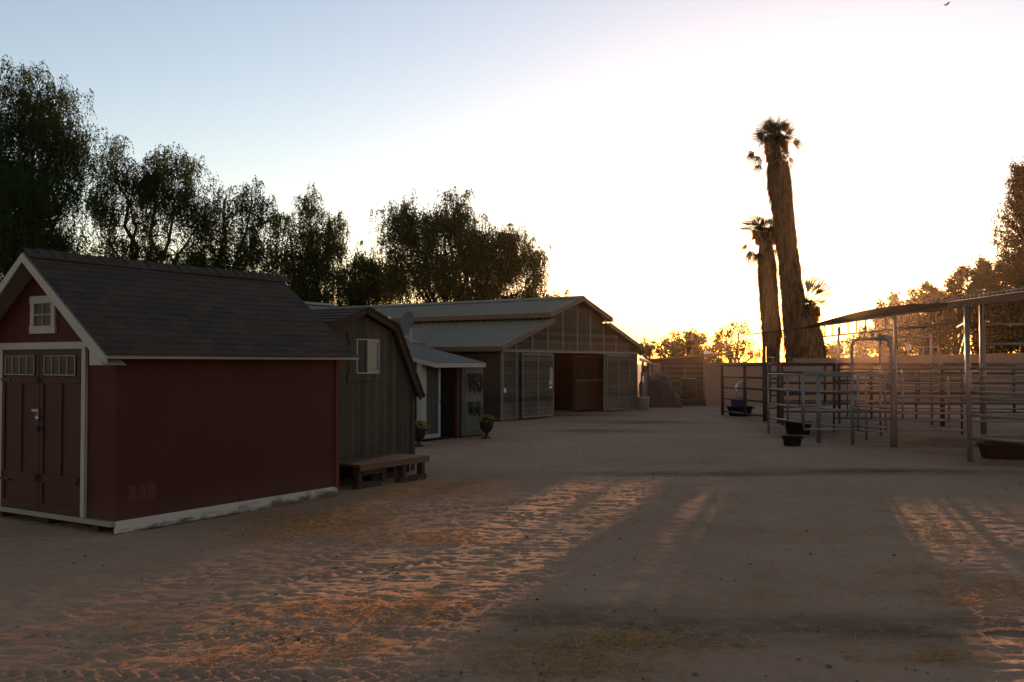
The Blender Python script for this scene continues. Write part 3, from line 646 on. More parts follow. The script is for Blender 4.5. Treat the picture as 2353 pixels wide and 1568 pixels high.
# roofs (ribs run down slope, sheets extend along y): profile along y
def roof_part(xa, za, xb, zb, name='roof'):
    b = MB(); ribbed(b, -.28, bl, (xa, za), (xb, zb), .3, .032, .02, axis='y'); return b.build(name, M_metalroof, bn)
roof_part(-.35, zE, c0 + .0, zJ); roof_part(BWd + .35, zE, c1, zJ); roof_part(c0 - .25, zU, ap, zA); roof_part(c1 + .25, zU, ap, zA)
MB().prism([(ap - .25, -.3, zA - .03), (ap, -.3, zA + .075), (ap + .25, -.3, zA - .03)], (0, bl + .3, 0)).build('ridge_cap', M_metalroof, bn)
for x, z in ((-.37, zE), (c0 - .27, zU)): MB().box((x, -.3, z - .13), (x + .03, bl, z + .03)).build('eave_fascia', M_brownmetal, bn)
for x, z in ((BWd + .34, zE), (c1 + .24, zU)): MB().box((x, -.3, z - .13), (x + .03, bl, z + .03)).build('eave_fascia', M_brownmetal, bn)
for (xa, za, xb, zb) in ((-.36, zE, c0, zJ), (BWd + .36, zE, c1, zJ), (c0 - .26, zU, ap, zA), (c1 + .26, zU, ap, zA)):
    MB().prism([(xa, -.31, za - .13), (xb, -.31, zb - .13), (xb, -.31, zb + .04), (xa, -.31, za + .04)], (0, .028, 0)).build('rake_fascia', M_brownmetal, bn)
hz = 2.30
o0, o1 = BT(1268), BT(1389)
b = MB()                                                         # gable boarding above the header
b.prism([(0, 0, hz), (0, 0, lowL(0) - .06), (c0, 0, zJ - .10), (c0, 0, upz(c0) - .06), (ap, 0, zA - .05), (c1, 0, upz(c1) - .06), (c1, 0, zJ - .10), (BWd, 0, lowR(BWd) - .06), (BWd, 0, hz)], (0, .05, 0))
b.box((0, 0, .04), (o0 + .02, .05, hz - .002)); b.box((o1 - .02, 0, .04), (BWd, .05, hz - .002)); b.build('front_wall', M_barnwood, bn)
MB().box((0, .05, .04), (.05, bl - .1, zE - .0)).build('side_wall', M_barnside, bn); MB().box((BWd - .05, .05, .04), (BWd, bl - .1, zE)).build('side_wall', M_barnside, bn)
MB().box((c0, .06, zJ - .45), (c0 + .05, bl - .1, zU)).build('clerestory_wall', M_barnside, bn); MB().box((c1 - .05, .06, zJ - .45), (c1, bl - .1, zU)).build('clerestory_wall', M_barnside, bn)
MB().prism([(0.05, bl - .1, 0), (0.05, bl - .1, 2.3), (c0, bl - .1, 3.3), (ap, bl - .1, 4.1), (c1, bl - .1, 3.3), (BWd - .05, bl - .1, 2.3), (BWd - .05, bl - .1, 0)], (0, .05, 0)).build('back_wall', M_barnside, bn)
MB().box((o0 - .9, .4, .04), (o0 - .84, bl - .5, 2.2)).build('aisle_dark_panel', M_dark2, bn)
MB().box((o1 + .02, 1.2, .04), (o1 + .07, bl - .5, 2.25)).build('aisle_dark_panel', M_dark2, bn)  # added near-black panel, keeps the doorway interior dark
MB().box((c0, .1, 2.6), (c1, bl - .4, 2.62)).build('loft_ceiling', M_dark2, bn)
Z3 = lambda zx: (1800 + zx * .38265) * .61276                      # photo columns read off an enlarged crop
for zx in (347, 507, 660, 808, 950, 1078, 1208, 1328, 1440):
    x = BT(Z3(zx)); top = (lowL(x) if x < c0 else upz(x) if x < c1 else lowR(x)) - .08
    MB().box((x - .035, -.028, hz + .02), (x + .035, -.001, top)).build('wall_batten', M_steel, bn)
for x in (.03, BT(Z3(357)) , BWd - .04, BT(Z3(1215))): MB().box((x - .045, -.03, .02), (x + .045, -.001, hz - .05)).build('wall_post', M_steel, bn)
MB().box((.0, -.075, hz - .05), (BWd, -.001, hz + .03)).build('door_track', M_steel, bn)
def slider(xa, xb, xm, z0, y):
    d = MB().box((xa, y - .04, z0), (xb, y, hz - .09)).build('sliding_door', M_barnwood, bn)
    f = MB(); w = .045; y0, y1 = y - .055, y - .041
    f.box((xa, y0, z0), (xa + w, y1, hz - .09)); f.box((xb - w, y0, z0), (xb, y1, hz - .09)); f.box((xm - w / 2, y0, z0 + w), (xm + w / 2, y1, hz - .09 - w))
    f.box((xa + w, y0, hz - .09 - w), (xb - w, y1, hz - .09)); f.box((xa + w, y0, z0), (xb - w, y1, z0 + w)); f.build('door_frame', M_steel, d); return d
sx0, sx1 = BT(Z3(382)), BT(Z3(690))
slider(sx0, sx1, BT(Z3(538)), .06, -.09)
slider(BT(Z3(1222)), BT(Z3(1450)), BT(Z3(1338)), .06, -.035)
MB().tube([(.06, -.05, .9), (.06, -.05, 2.2)], .014, 6).build('conduit', M_galv, bn); MB().box((.10, -.07, .93), (.2, -.03, 1.07)).build('outlet_box', M_whitepl, bn)
# stall front inside the aisle
st = thing('stall_front', 'horse stall front with vertical bars inside the barn doorway', 'horse stall', BL, BH)
back_ = Matrix.Rotation(BH, 3, 'Z') @ Vector((0, .9, 0)); s0, s1 = solve(BL + back_, BH, Z3(935)), solve(BL + back_, BH, Z3(1225)) + .1
MB().box((s0, .9, .05), (s1 + .3, .95, 1.18)).build('stall_panel', worn('tan_stall_board', (.13, .095, .08), (.10, .072, .06), 1.6), st)
MB().box((s0, .88, 1.18), (s1 + .3, .97, 1.25)).build('bar_rail', M_steel, st); MB().box((s0, .88, 2.12), (s1 + .3, .97, 2.18)).build('bar_rail', M_steel, st)
for i in range(15): x = s0 + .05 + i * .125; (MB().tube([(x, .925, 1.25), (x, .925, 2.12)], .011, 6).build('bar', M_brownmetal, st) if x < s1 + .2 else None)
MB().box((s0 - .06, .86, .02), (s0, .99, 2.25)).build('stall_post', M_gambtrim, st)
# signs on the sliding door
def door_pt(zx, z, y=-.15): return BL + Matrix.Rotation(BH, 3, 'Z') @ Vector((BT(Z3(zx)), y, z))
sg = thing('oval_sign', 'white oval notice with dark lines of lettering on the barn sliding door', 'sign', door_pt(663, 1.52), BH)
oct_ = [(-.10, 0, -.12), (-.10, 0, .12), (-.055, 0, .22), (.055, 0, .22), (.10, 0, .12), (.10, 0, -.12), (.055, 0, -.22), (-.055, 0, -.22)]
MB().prism(oct_, (0, .01, 0)).build('plate', worn('sign_white', (.62, .64, .66), (.52, .54, .56), 9, .5), sg)
g = MB(); [g.box((xa, -.004, z), (xb, -.001, z + .018)) for xa, xb, z in ((-.06, -.03, .045), (-.02, .03, .045), (.045, .075, .05), (-.07, -.02, .0), (.05, .07, .0), (-.065, -.03, -.045), (-.02, .04, -.045), (-.02, .02, .15))]
g.build('lettering', M_dark, sg)
sg = thing('number_sign', 'small dark framed sign with pale figures under the oval notice', 'sign', door_pt(657, 1.15), BH)
MB().box((-.115, 0, -.16), (.115, .01, .14)).build('plate', M_plastic, sg)
g = MB(); g.box((-.115, -.004, .12), (.115, -.001, .14)); g.box((-.115, -.004, -.02), (-.1, -.001, .12)); g.box((.1, -.004, -.02), (.115, -.001, .12)); g.box((-.06, -.004, .02), (-.015, -.001, .09)); g.box((.01, -.004, .0), (.055, -.001, .1)); g.box((-.09, -.004, -.13), (.09, -.001, -.07))
g.build('lettering', M_whitepl, sg)
# ------------------------------------------------------------------ barn corner: utility board, bin, tarp heap, pallet, barrel
Z4 = lambda zx, zy: ((2350 + zx * .15304) * .61276, (1320 + zy * .15304) * .61276)
p = BR + Vector((.22, .15, 0)); ub = thing('utility_board', 'plywood utility board with white notice at the right corner of the barn', 'utility board', p, BH)
MB().box((-.05, -.03, .0), (.42, .03, 1.52)).build('board', worn('tan_plywood', (.24, .18, .13), (.30, .22, .16), 3), ub)
MB().box((-.02, -.038, 1.10), (.12, -.031, 1.36)).build('notice', M_whitepl, ub); MB().box((.0, -.06, .86), (.08, -.031, .98)).build('junction_box', M_galv, ub)
tp = gnd(1477, 943); tb = thing('trash_can', 'ribbed galvanised trash can standing by the right corner of the barn', 'trash can', tp, 0)
pr = [(0, 0), (.20, 0), (.205, .02)] + [(.205 + .06 * (z / .52) + (.004 if i % 2 else 0), z) for i, z in enumerate(np.linspace(.04, .50, 14))] + [(.275, .52), (.28, .535), (.262, .53), (.25, .05), (0, .04)]
MB().lathe(pr, n=40).build('can', worn('galvanised_can', (.42, .47, .50), (.33, .37, .40), 5, .4, .3, k=(.6, .6, .6)), tb, True)
for a in (0.2, 3.3): MB().tube([(.26 * math.cos(a), .26 * math.sin(a), .42), (.31 * math.cos(a), .31 * math.sin(a), .44), (.31 * math.cos(a + .3), .31 * math.sin(a + .3), .44), (.26 * math.cos(a + .3), .26 * math.sin(a + .3), .42)], .008, 6).build('handle', M_galv, tb)
hp = gnd(1517, 938); hp = Vector((hp.x, 41.5, 0)); hx0 = at(Z4(420, 0)[0], 900, 41.5).x; hx1 = at(Z4(1180, 0)[0], 900, 41.5).x
tz = thing('tarp_heap', 'dark brown tarp draped over a tall heap between the barn and the pen', 'tarp', (0, 0, 0))
outline = [(415, 660), (470, 640), (560, 610), (640, 640), (760, 560), (860, 545), (960, 570), (1010, 620), (1060, 760), (1100, 850), (1150, 930), (1240, 1120), (1260, 1300)]
vs = []; fs = []; cols = 40; rows = 14
P_ = [at(*Z4(a, b_), 41.0) for a, b_ in outline]; xs_ = [q.x for q in P_]; zs_ = [q.z for q in P_]
for i in range(cols + 1):
    x = xs_[0] + (xs_[-1] - xs_[0]) * i / cols; zt_ = float(np.interp(x, xs_, zs_)); zt_ = max(zt_, .03)
    for j in range(rows * 2 + 1):
        v = j / rows - 1; y = 41.3 + v * 1.1; k_ = max(0, 1 - abs(v) ** 2.6)
        z = zt_ * k_ ** .6 + .05 * math.sin(x * 9 + v * 4) * k_ * (zt_ > .3) + .03 * math.sin(x * 4.3 - v * 11) * k_
        vs.append((x + .06 * math.sin(v * 7 + i), y, max(z, 0)))
for i in range(cols):
    for j in range(rows * 2): q = i * (rows * 2 + 1) + j; fs.append((q, q + rows * 2 + 1, q + rows * 2 + 2, q + 1))
MB().add(vs, fs).build('tarp', M_tarp, tz, True)
bk = MB(); bk.tube([(xs_[0] + .7, 40.3, 1.15), (xs_[0] + 1.0, 40.2, .95), (xs_[0] + 1.5, 40.0, .6), (xs_[0] + 1.9, 39.9, .35)], .03, 6); bk.build('tie_rope', M_pallet, tz)
pp = gnd(*Z4(1540, 1325)); pa = thing('wooden_pallet', 'stack of wooden pallets in front of the pipe fence', 'pallet', pp + Vector((0, .5, 0)), math.radians(3))
for lv in range(2):
    z = lv * .15
    for y in (-.45, 0, .45): MB().box((-.72, y - .04, z + .02), (.72, y + .04, z + .11)).build('stringer', M_pallet, pa)
    for y in np.linspace(-.5, .5, 6): MB().box((-.72, y - .06, z + .112), (.72, y + .06, z + .135)).build('deck_board', M_pallet, pa)
bc = pp + Vector((.05, .45, .29)); br = thing('metal_drum', 'olive drum with two pale rim bands standing on the pallets', 'drum', bc)
MB().lathe([(0, 0), (.35, 0), (.36, .02), (.36, .26), (.375, .28), (.36, .3), (.36, .56), (.375, .58), (.36, .6), (.36, .82), (.33, .9), (0, .9)], n=28).build('drum_body', M_barrel, br, True)
for z in (.84, .9): MB().lathe([(.30, z), (.335, z), (.335, z + .02), (.30, z + .02)], n=24).build('rim_band', M_silver, br)
# fences between barn and wall
FY = 44.6
xa, xb = at(1484, 900, FY).x, at(1619, 900, FY).x
wfz = thing('sheet_fence', 'brown sheet metal fence in uneven panels behind the pipe rails', 'fence', (0, 0, 0))
edges = [xa - .1] + [at(Z4(q, 0)[0], 900, FY + .5).x for q in (520, 850, 1060, 1480, 1890)]
for i in range(5):
    e0, e1 = edges[i] + .01, edges[i + 1] - .01; b = MB(); b.box((e0, FY + .48, 0), (e1, FY + .52, [1.75, 1.9, 1.88, 1.93, 1.95][i]))
    b.build('fence_panel', [M_wallshed, M_wall, M_wallshed, M_wall, M_wallshed][i] if i != 3 else M_canopy, wfz)
for e in edges: MB().box((e - .04, FY + .40, 0), (e + .04, FY + .47, 1.98)).build('fence_post', M_rust, wfz)
def corral(name, label, cat, p0, p1, zs, r, mat, ups=(0, 1), group='pipe corral panels', top=None, legz=0., upr=None, sag=0):
    o = thing(name, label, cat, (p0[0], p0[1], 0), 0, group); v = Vector((p1[0] - p0[0], p1[1] - p0[1], 0))
    for z in zs:
        pts = [(0, 0, z), (v.x * .5, v.y * .5, z - sag), (v.x, v.y, z)] if sag else [(0, 0, z), (v.x, v.y, z)]
        MB().tube(pts, r, 10).build('rail', mat, o, True)
    for k, u in enumerate(ups):
        tz_ = top if top and u in (0, 1) else max(zs)
        MB().tube([(v.x * u, v.y * u, legz if u in (0, 1) else min(zs)), (v.x * u, v.y * u, tz_)], upr or r, 10).build('upright', mat, o, True)
    return o
corral('pipe_fence', 'thin grey pipe fence of six rails in front of the brown sheet panels', 'fence', (xa, FY), (xb, FY), [.35, .72, 1.05, 1.28, 1.52, 1.75][::1], .018, M_steel, (0, .33, .66, 1), None)
# block wall
bw = thing('block_wall', 'long tan block wall with sloping top behind the corrals', 'wall', (0, 0, 0))
WP = [at(1618, 835, 44.7), at(1824, 834, 45.6)]; 
x0, y0 = WP[0].x, 44.7
def wallseg(xa, ya, za, xb, yb, zb, name, rnd=0):
    b = MB(); n = 14
    for i in range(n):
        a, c = i / n, (i + 1) / n; q = lambda t: (xa + (xb - xa) * t, ya + (yb - ya) * t, za + (zb - za) * t + rnd * math.sin(t * 9))
        p, s_ = q(a), q(c); b.add([(p[0], p[1], -.1), (s_[0], s_[1], -.1), (s_[0], s_[1], s_[2]), (p[0], p[1], p[2]), (p[0], p[1] + .25, -.1), (s_[0], s_[1] + .25, -.1), (s_[0], s_[1] + .25, s_[2]), (p[0], p[1] + .25, p[2])],
                                  [(0, 1, 2, 3), (5, 4, 7, 6), (3, 2, 6, 7)] + ([(0, 3, 7, 4)] if i == 0 else []) + ([(1, 5, 6, 2)] if i == n - 1 else []))
    return b.build(name, M_wall, bw)
xm = at(1824, 830, 45.5).x; xr = at(2353, 808, 46.5).x
wallseg(x0, 44.7, 1.89, xm, 45.5, 1.95, 'wall_section'); wallseg(xm, 45.5, 2.08, xr + 12, 47.5, 2.75, 'wall_section', .02)
MB().box((x0 - .02, 44.66, 1.86), (xm, 44.68, 1.93)).build('wall_cap', M_brownmetal, bw)
wfn = thing('wire_fence_top', 'thin rail on short posts along the top of the block wall', 'rail', (0, 0, 0))
MB().tube([at(1690, 820, 45.8), at(1740, 818.5, 45.8), at(1790, 823, 45.8), at(1806, 820, 45.8), at(1830, 824, 45.8)], .02, 6).build('rail', M_galv, wfn)
for q in (1710, 1751, 1776, 1815): a_ = at(q, 820, 45.8); MB().tube([(a_.x, 45.8, 1.2), a_], .018, 6).build('post', M_galv, wfn)
# small sign behind the wall
p = at(2087.6, 797.5, 49); sp_ = thing('warning_sign', 'small square white warning sign on a pole beyond the block wall', 'sign', (p.x, 49, 0))
MB().box((-.14, -.012, p.z - .13), (.14, 0, p.z + .13)).build('plate', M_whitepl, sp_); MB().tube([(0, .03, 0), (0, .03, p.z)], .025, 8).build('pole', M_galv, sp_)
g = MB(); g.box((-.12, -.016, p.z + .07), (-.01, -.013, p.z + .11)); g.box((-.12, -.016, p.z + .035), (.02, -.013, p.z + .048)); g.build('red_lettering', plain('sign_red', (.4, .06, .05)), sp_)
g = MB(); g.box((-.08, -.016, p.z - .05), (-.02, -.013, p.z + .0)); g.box((.03, -.016, p.z - .06), (.08, -.013, p.z + .0)); g.build('dark_lettering', M_plastic, sp_)
fr_ = corral('far_pipe_fence', 'short galvanised pipe rail beside the warning sign beyond the wall', 'fence', (at(2087, 800, 49.3).x, 49.3), (at(2156, 800, 49.3).x, 49.3), [2.1, 2.72], .03, M_galv, (0, .5, 1), None)
# low building behind the wall
lb = thing('low_shelter', 'long low dark shed with thin pale roof edge beyond the wall right of the barn', 'shed', (0, 0, 0))
A0, A1 = at(1489, 824.5, 56), at(1686, 809, 50)
d_ = (A1 - A0); b = MB()
b.prism([A0, A1, A1 + Vector((1.5, 6, .0)), A0 + Vector((1.5, 6, 0))], (0, 0, -.09)); b.build('roof', M_metalroof, lb)
q0, q1 = A0 + Vector((.1, .3, -.1)), A0 + d_ * .69 + Vector((0, .3, -.1))
b = MB(); b.add([(q0.x, q0.y, 0), (q1.x, q1.y, 0), tuple(q1), tuple(q0), (q0.x + .3, q0.y + 3, 0), (q1.x + .3, q1.y + 3, 0), (q1.x + .3, q1.y + 3, q1.z), (q0.x + .3, q0.y + 3, q0.z)], [(0, 1, 2, 3), (4, 7, 6, 5), (1, 5, 6, 2), (0, 3, 7, 4), (3, 2, 6, 7)]); b.build('wall', M_wallshed, lb)
for u in (.72, .8, .88, .99): q = A0 + d_ * u; MB().tube([(q.x, q.y + .3, 0), (q.x, q.y + .3, q.z - .08)], .035, 6).build('post', M_rust, lb)
q, w_ = A0 + d_ * .72, A1; MB().tube([(q.x, q.y + .3, q.z - .28), (w_.x, w_.y + .3, w_.z - .28)], .025, 6).build('rail', M_rust, lb)
q = at(1626, 812, 52); MB().box((q.x - .16, q.y - .1, q.z - .12), (q.x + .16, q.y + .2, q.z + .1)).build('roof_vent', M_whitepl, lb)
# little tin lean-to off the barn side
ll = thing('tin_awning', 'small tilted tin awning on the right side of the barn', 'awning', (0, 0, 0))
a_, c_, e_ = at(1467, 818, 41), at(1502, 836, 43.5), at(1480, 822, 45); b = MB()
b.prism([a_, at(1468, 828, 40.6), c_, e_], (0, 0, -.04)); b.build('sheet', M_metalroof, ll)
for q in (at(1478, 832, 42), at(1499, 835, 43.3)): MB().tube([(q.x, q.y, 0), (q.x, q.y, q.z - .02)], .03, 6).build('post', M_rust, ll)
# ------------------------------------------------------------------ corrals on the right
corral('pipe_corral', 'rusty brown pipe gate at the far left of the pens, beside the tan wall', 'corral panel', (7.65, 34.6), (8.27, 31.2), [.15, .62, 1.02, 1.40, 1.82], .034, M_rust, (0, .56, 1), legz=0, upr=.06)
corral('pipe_corral', 'rusty brown panel between the two tall brown posts', 'corral panel', (8.30, 31.1), (8.37, 29.9), [.62, 1.02, 1.40, 1.84], .03, M_rust, (0, .3, 1), upr=.045)
corral('pipe_corral', 'long rusty five rail back panel under the shelter truss', 'corral panel', (8.2, 28.9), (12.9, 28.6), [.42, .68, .97, 1.28, 1.60, 1.87], .028, M_rust, (0, .33, .36, .56, 1), upr=.045)
corral('pipe_corral', 'back pipe panel at far right, behind the tall posts', 'corral panel', (12.95, 28.6), (17.0, 28.2), [.42, .68, .97, 1.28, 1.60, 1.87], .028, M_rust, (0, .5, 1), upr=.045)
corral('pipe_corral', 'rear side pipe panel deep in the pens, left of the arch gate', 'corral panel', (8.0, 30.2), (11.8, 33.5), [.45, .85, 1.25, 1.6], .024, M_rust, (0, .4, .7, 1))
RZ = [.42, .80, 1.20, 1.60]
corral('pipe_corral', 'bright galvanised end panel with two inner uprights, nearest the middle of the yard', 'corral panel', (6.89, 25.6), (7.31, 22.8), RZ, .025, M_galv, (0, .42, .72, 1), upr=.03)
corral('pipe_corral', 'galvanised panel left of the arch gate, beside the black tub', 'corral panel', (7.34, 22.75), (7.92, 22.15), RZ, .025, M_galv, (0, 1), upr=.036, top=1.68)
corral('pipe_corral', 'nearer galvanised panel overlapping the arch gate opening', 'corral panel', (6.72, 21.95), (7.9, 21.75), [.37, .80, 1.24, 1.66], .027, M_galv, (0, 1), upr=.03, legz=.37)
corral('pipe_corral', 'slim grey panel crossing behind the wide five rail panel', 'corral panel', (8.7, 23.4), (12.4, 22.6), [.5, .95, 1.32, 1.58], .022, M_galv, (0, .5, 1), upr=.026)
corral('pipe_corral', 'dark brown panel in the far right pen near the block wall', 'corral panel', (10.5, 37.5), (19.5, 37.0), [.4, .75, 1.1, 1.45, 1.8], .03, M_rust, (0, .2, .4, .6, .8, 1), upr=.045)
ag = thing('arch_gate', 'tall galvanised arch gate between two pipe panels', 'gate', (0, 0, 0))
p0, p1 = Vector((7.93, 22.2, 0)), Vector((8.55, 21.45, 0)); at_ = 2.45; pts = [p0, p0 + Vector((0, 0, at_ - .2))]
for k in range(1, 7): a = math.pi / 2 * k / 6; pts.append(p0 + (p1 - p0).normalized() * (.2 * (1 - math.cos(a))) + Vector((0, 0, at_ - .2 + .2 * math.sin(a))))
for k in range(0, 7): a = math.pi / 2 * k / 6; pts.append(p1 - (p1 - p0).normalized() * (.2 * (1 - math.sin(a))) + Vector((0, 0, at_ - .2 + .2 * math.cos(a))))
pts.append(p1); MB().tube(pts, .035, 12).build('arch_frame', M_galv, ag, True)
for z in (.34, .44, .82, .9, 1.25, 1.5, 1.64): MB().tube([p0 + Vector((.04, -.03, z)), p1 + Vector((-.08, .03, z))], .024, 8).build('rail', M_galv, ag, True)
q = p0 + (p1 - p0) * .84; MB().tube([q + Vector((0, 0, .34)), q + Vector((0, 0, 1.5)), q + Vector((-.05, 0, 1.7))], .026, 8).build('gate_upright', M_galv, ag, True)
MB().box(tuple(p1 + Vector((-.12, -.06, 1.28))), tuple(p1 + Vector((-.03, -.02, 1.42)))).build('latch', M_rust, ag)
corral('pipe_corral', 'wide galvanised five rail panel between the arch gate and the leaning front post', 'corral panel', (8.62, 21.5), (10.3, 21.45), [.38, .76, 1.14, 1.44, 1.77], .027, M_galv, (0, 1), upr=.035)
corral('pipe_corral', 'galvanised inner panel running back behind the front post', 'corral panel', (9.6, 24.8), (13.2, 24.3), [.42, .72, .98, 1.22, 1.5, 1.78], .024, M_galv, (0, .15, 1), upr=.03)
corral('pipe_corral', 'galvanised middle panel seen through the wide panel', 'corral panel', (8.75, 25.9), (11.9, 25.2), [.40, .8, 1.08, 1.42, 1.72], .022, M_rust, (0, .3, .65, 1), upr=.03)
corral('pipe_corral', 'nearest galvanised four rail panel at the right edge of the yard', 'corral panel', (8.83, 18.4), (10.6, 13.9), [.456, .89, 1.33, 1.79], .03, M_galv, (0, .5, 1), upr=.045)
corral('pipe_corral', 'galvanised side panel joining the front post to the right pens', 'corral panel', (8.95, 18.7), (13.6, 19.4), [.46, .86, 1.22, 1.52, 1.8], .026, M_galv, (0, .4, 1), upr=.03)
corral('tall_gate', 'tall galvanised stall gate high above the right pens', 'gate', (12.05, 24.3), (13.25, 24.2), [.5, .95, 1.4, 1.88, 2.38, 2.88], .035, M_galv, (0, 1), None, upr=.05)
gf = thing('gate_frame', 'tall square galvanised frame standing over the back pens', 'gate', (0, 0, 0))
u0, u1 = at(2022, 900, 29.3).x, at(2141, 900, 29.3).x
MB().tube([(u0, 29.3, 0), (u0, 29.3, 2.78)], .035, 8).build('post', M_galv, gf, True); MB().tube([(u1, 29.3, 0), (u1, 29.3, 2.78)], .04, 8).build('post', M_galv, gf, True); MB().tube([(u0, 29.3, 2.72), (u1, 29.3, 2.69)], .035, 8).build('top_rail', M_galv, gf, True)
# shelter 1 : truss canopy, x about 8.85, from y 18.4 to 36
s1 = thing('corral_shelter', 'long brown canopy roof on pipe posts with a ladder truss over the pens', 'shelter', (0, 0, 0))
ex = 8.82; ya, yb, yc = 18.5, 28.6, 35.8
vs = []; fs = []; n = 24
for i in range(n + 1):
    t_ = i / n; y = ya + (yb - ya) * t_; h = .05 + .21 * math.sin(math.pi * t_ ** .8) - .045 * t_
    for x, z in ((ex, 2.98), (ex, 2.98 + h), (ex + .4, 3.06 + min(h, .12)), (ex + 3.3, 3.60), (ex + 3.3, 3.57)): vs.append((x, y, z))
for i in range(n):
    for j in range(5): q = i * 5; fs.append((q + j, q + (j + 1) % 5, q + 5 + (j + 1) % 5, q + 5 + j))
fs += [(4, 3, 2, 1, 0), tuple(n * 5 + j for j in range(5))]
MB().add(vs, fs).build('canopy', M_canopy, s1)
b = MB(); ribbed(b, yb - .2, yc, (ex, 2.94), (ex + .55, 3.02), .17, .03, .01, wavy=True, axis='y'); b.build('roof_sheet', M_canopy, s1)
for z, nm in ((2.64, 'truss_chord'), (2.955, 'truss_chord')): MB().tube([(ex, ya, z + .06), (ex, yb - 1.6, z)], .022, 8).build(nm, M_rust, s1)
y = ya + .25
while y < yb - 1.7: MB().tube([(ex, y, 2.64 + .06 * (1 - (y - ya) / 8)), (ex, y, 2.97)], .018, 6).build('truss_strut', M_rust, s1); y += .62
for (x, y, zt_, r_) in ((8.83, 18.38, 3.02, .05), (8.66, 21.5, 2.98, .036), (8.27, 31.2, 2.9, .06), (8.37, 29.9, 2.4, .06), (10.2, 29.7, 3.02, .035), (12.0, 24.3, 3.6, .05), (13.25, 24.1, 3.6, .045)):
    MB().tube([(x, y, 0), (x - (.04 if y < 19 else 0), y, zt_)], r_, 12).build('post', M_rust if y > 29 and x < 9 else M_galv, s1, True)
MB().tube([(8.78, 18.4, 2.68), (10.3, 22, 2.72)], .02, 6).build('cross_tie', M_galv, s1)
s2 = thing('corrugated_shelter', 'corrugated metal shelter roof at the right edge with a wavy rim', 'shelter', (0, 0, 0))
b = MB(); ribbed(b, 12.5, 20.1, (8.72, 3.14), (13.2, 3.79), .165, .045, .012, wavy=True, axis='y'); b.build('roof_sheet', M_galv, s2)
MB().box((8.80, 12.6, 3.0), (8.88, 19.2, 3.12)).build('edge_beam', M_brownmetal, s2)
for (x, y) in ((8.86, 16.42), (9.2, 13.2), (13.9, 13.5), (13.9, 19.8)): MB().tube([(x + .05, y, 0), (x + .05, y, 3.1)], .045, 10).build('post', M_galv, s2, True)
# tubs and buckets
def tub(P, r, h, label, mat=M_dark, name='rubber_tub', cat='tub', group='black rubber tubs'):
    o = thing(name, label, cat, P, 0, group)
    MB().lathe([(0, 0), (r * .78, 0), (r * .82, .02), (r * .96, h * .86), (r * 1.04, h * .9), (r * 1.06, h), (r * .98, h), (r * .92, h * .86), (r * .76, .04), (0, .035)], n=36).build('tub_body', mat, o, True)
    for a in (0, math.pi): MB().tube([(r * 1.0 * math.cos(a), -.06, h * .8), (r * 1.12 * math.cos(a), -.04, h * .82), (r * 1.12 * math.cos(a), .04, h * .82), (r * 1.0 * math.cos(a), .06, h * .8)], .012, 6).build('handle', mat, o)
    return o
tub(gnd(1826.5, 1027) + Vector((0, .2, 0)), .225, .225, 'small black feed tub on bare dirt in front of the pens')
tub(gnd(1842, 1000) + Vector((0, .3, 0)), .36, .33, 'wide black tub just behind the galvanised end panel')
tub(gnd(2335, 1058) + Vector((0, .45, 0)), .50, .30, 'large black water tub under the nearest panel at right')
tub(gnd(1705, 957) + Vector((0, .3, 0)), .46, .34, 'black water tub behind the rusty brown gate')
q = gnd(1687, 946); tub(Vector((q.x, 36.6, 0)), .26, .56, 'tall purple bucket standing by the far water tub', M_purple, 'plastic_bucket', 'bucket', 'buckets in the pens')
hl = thing('lead_rope', 'pale blue lead rope looped on the rusty brown gate', 'rope', (7.9, 33.4, 0)); 
MB().tube([(-.02, -.04, 1.16), (.1, -.06, 1.24), (.26, -.1, 1.3)], .012, 6).build('rope', M_whitepl, hl); MB().tube([(-.02, -.04, 1.16), (-.05, -.03, 1.05), (-.03, -.03, .92)], [.03, .045, .02], 6).build('loop', M_whitepl, hl)
# ------------------------------------------------------------------ vegetation
def rot_to(d): return Vector(d).to_track_quat('Z', 'Y').to_matrix()
def limbs(b, base, targets, r0, rg_, droop=.0, wob=.25, fork=None):
    fork = fork or (base + Vector((0, 0, (min(t.z for t in targets) - base.z) * .45)))
    b.tube([base, base + (fork - base) * .5 + Vector((rg_.uniform(-.1, .1), 0, 0)), fork], [r0, r0 * .8, r0 * .7], 9)
    for t in targets:
        L_ = (t - fork).length; n = 7; pts = []
        for i in range(n + 1):
            u = i / n; p = fork.lerp(t, u * .93); p.z += math.sin(u * math.pi) * L_ * .06
            if 0 < i: p += Vector((rg_.uniform(-1, 1), rg_.uniform(-1, 1), rg_.uniform(-1, 1))) * wob * L_ * .12
            pts.append(p)
        b.tube(pts, [r0 * .55 * (1 - u / n) ** .8 + .015 for u in range(n + 1)], 6)
        for k in range(6):                                     # secondary branches
            i = rg_.randint(2, n); p = pts[i]; d = Vector((rg_.uniform(-1, 1), rg_.uniform(-1, 1), rg_.uniform(-.1, .9))).normalized(); l = min(1.1, L_ * rg_.uniform(.12, .3))
            mid_ = p + d * l * .6 + Vector((rg_.uniform(-.1, .1), 0, .1)); e = p + d * l + Vector((0, 0, -l * .15)); b.tube([p, mid_, e], [.05, .03, .01], 5)
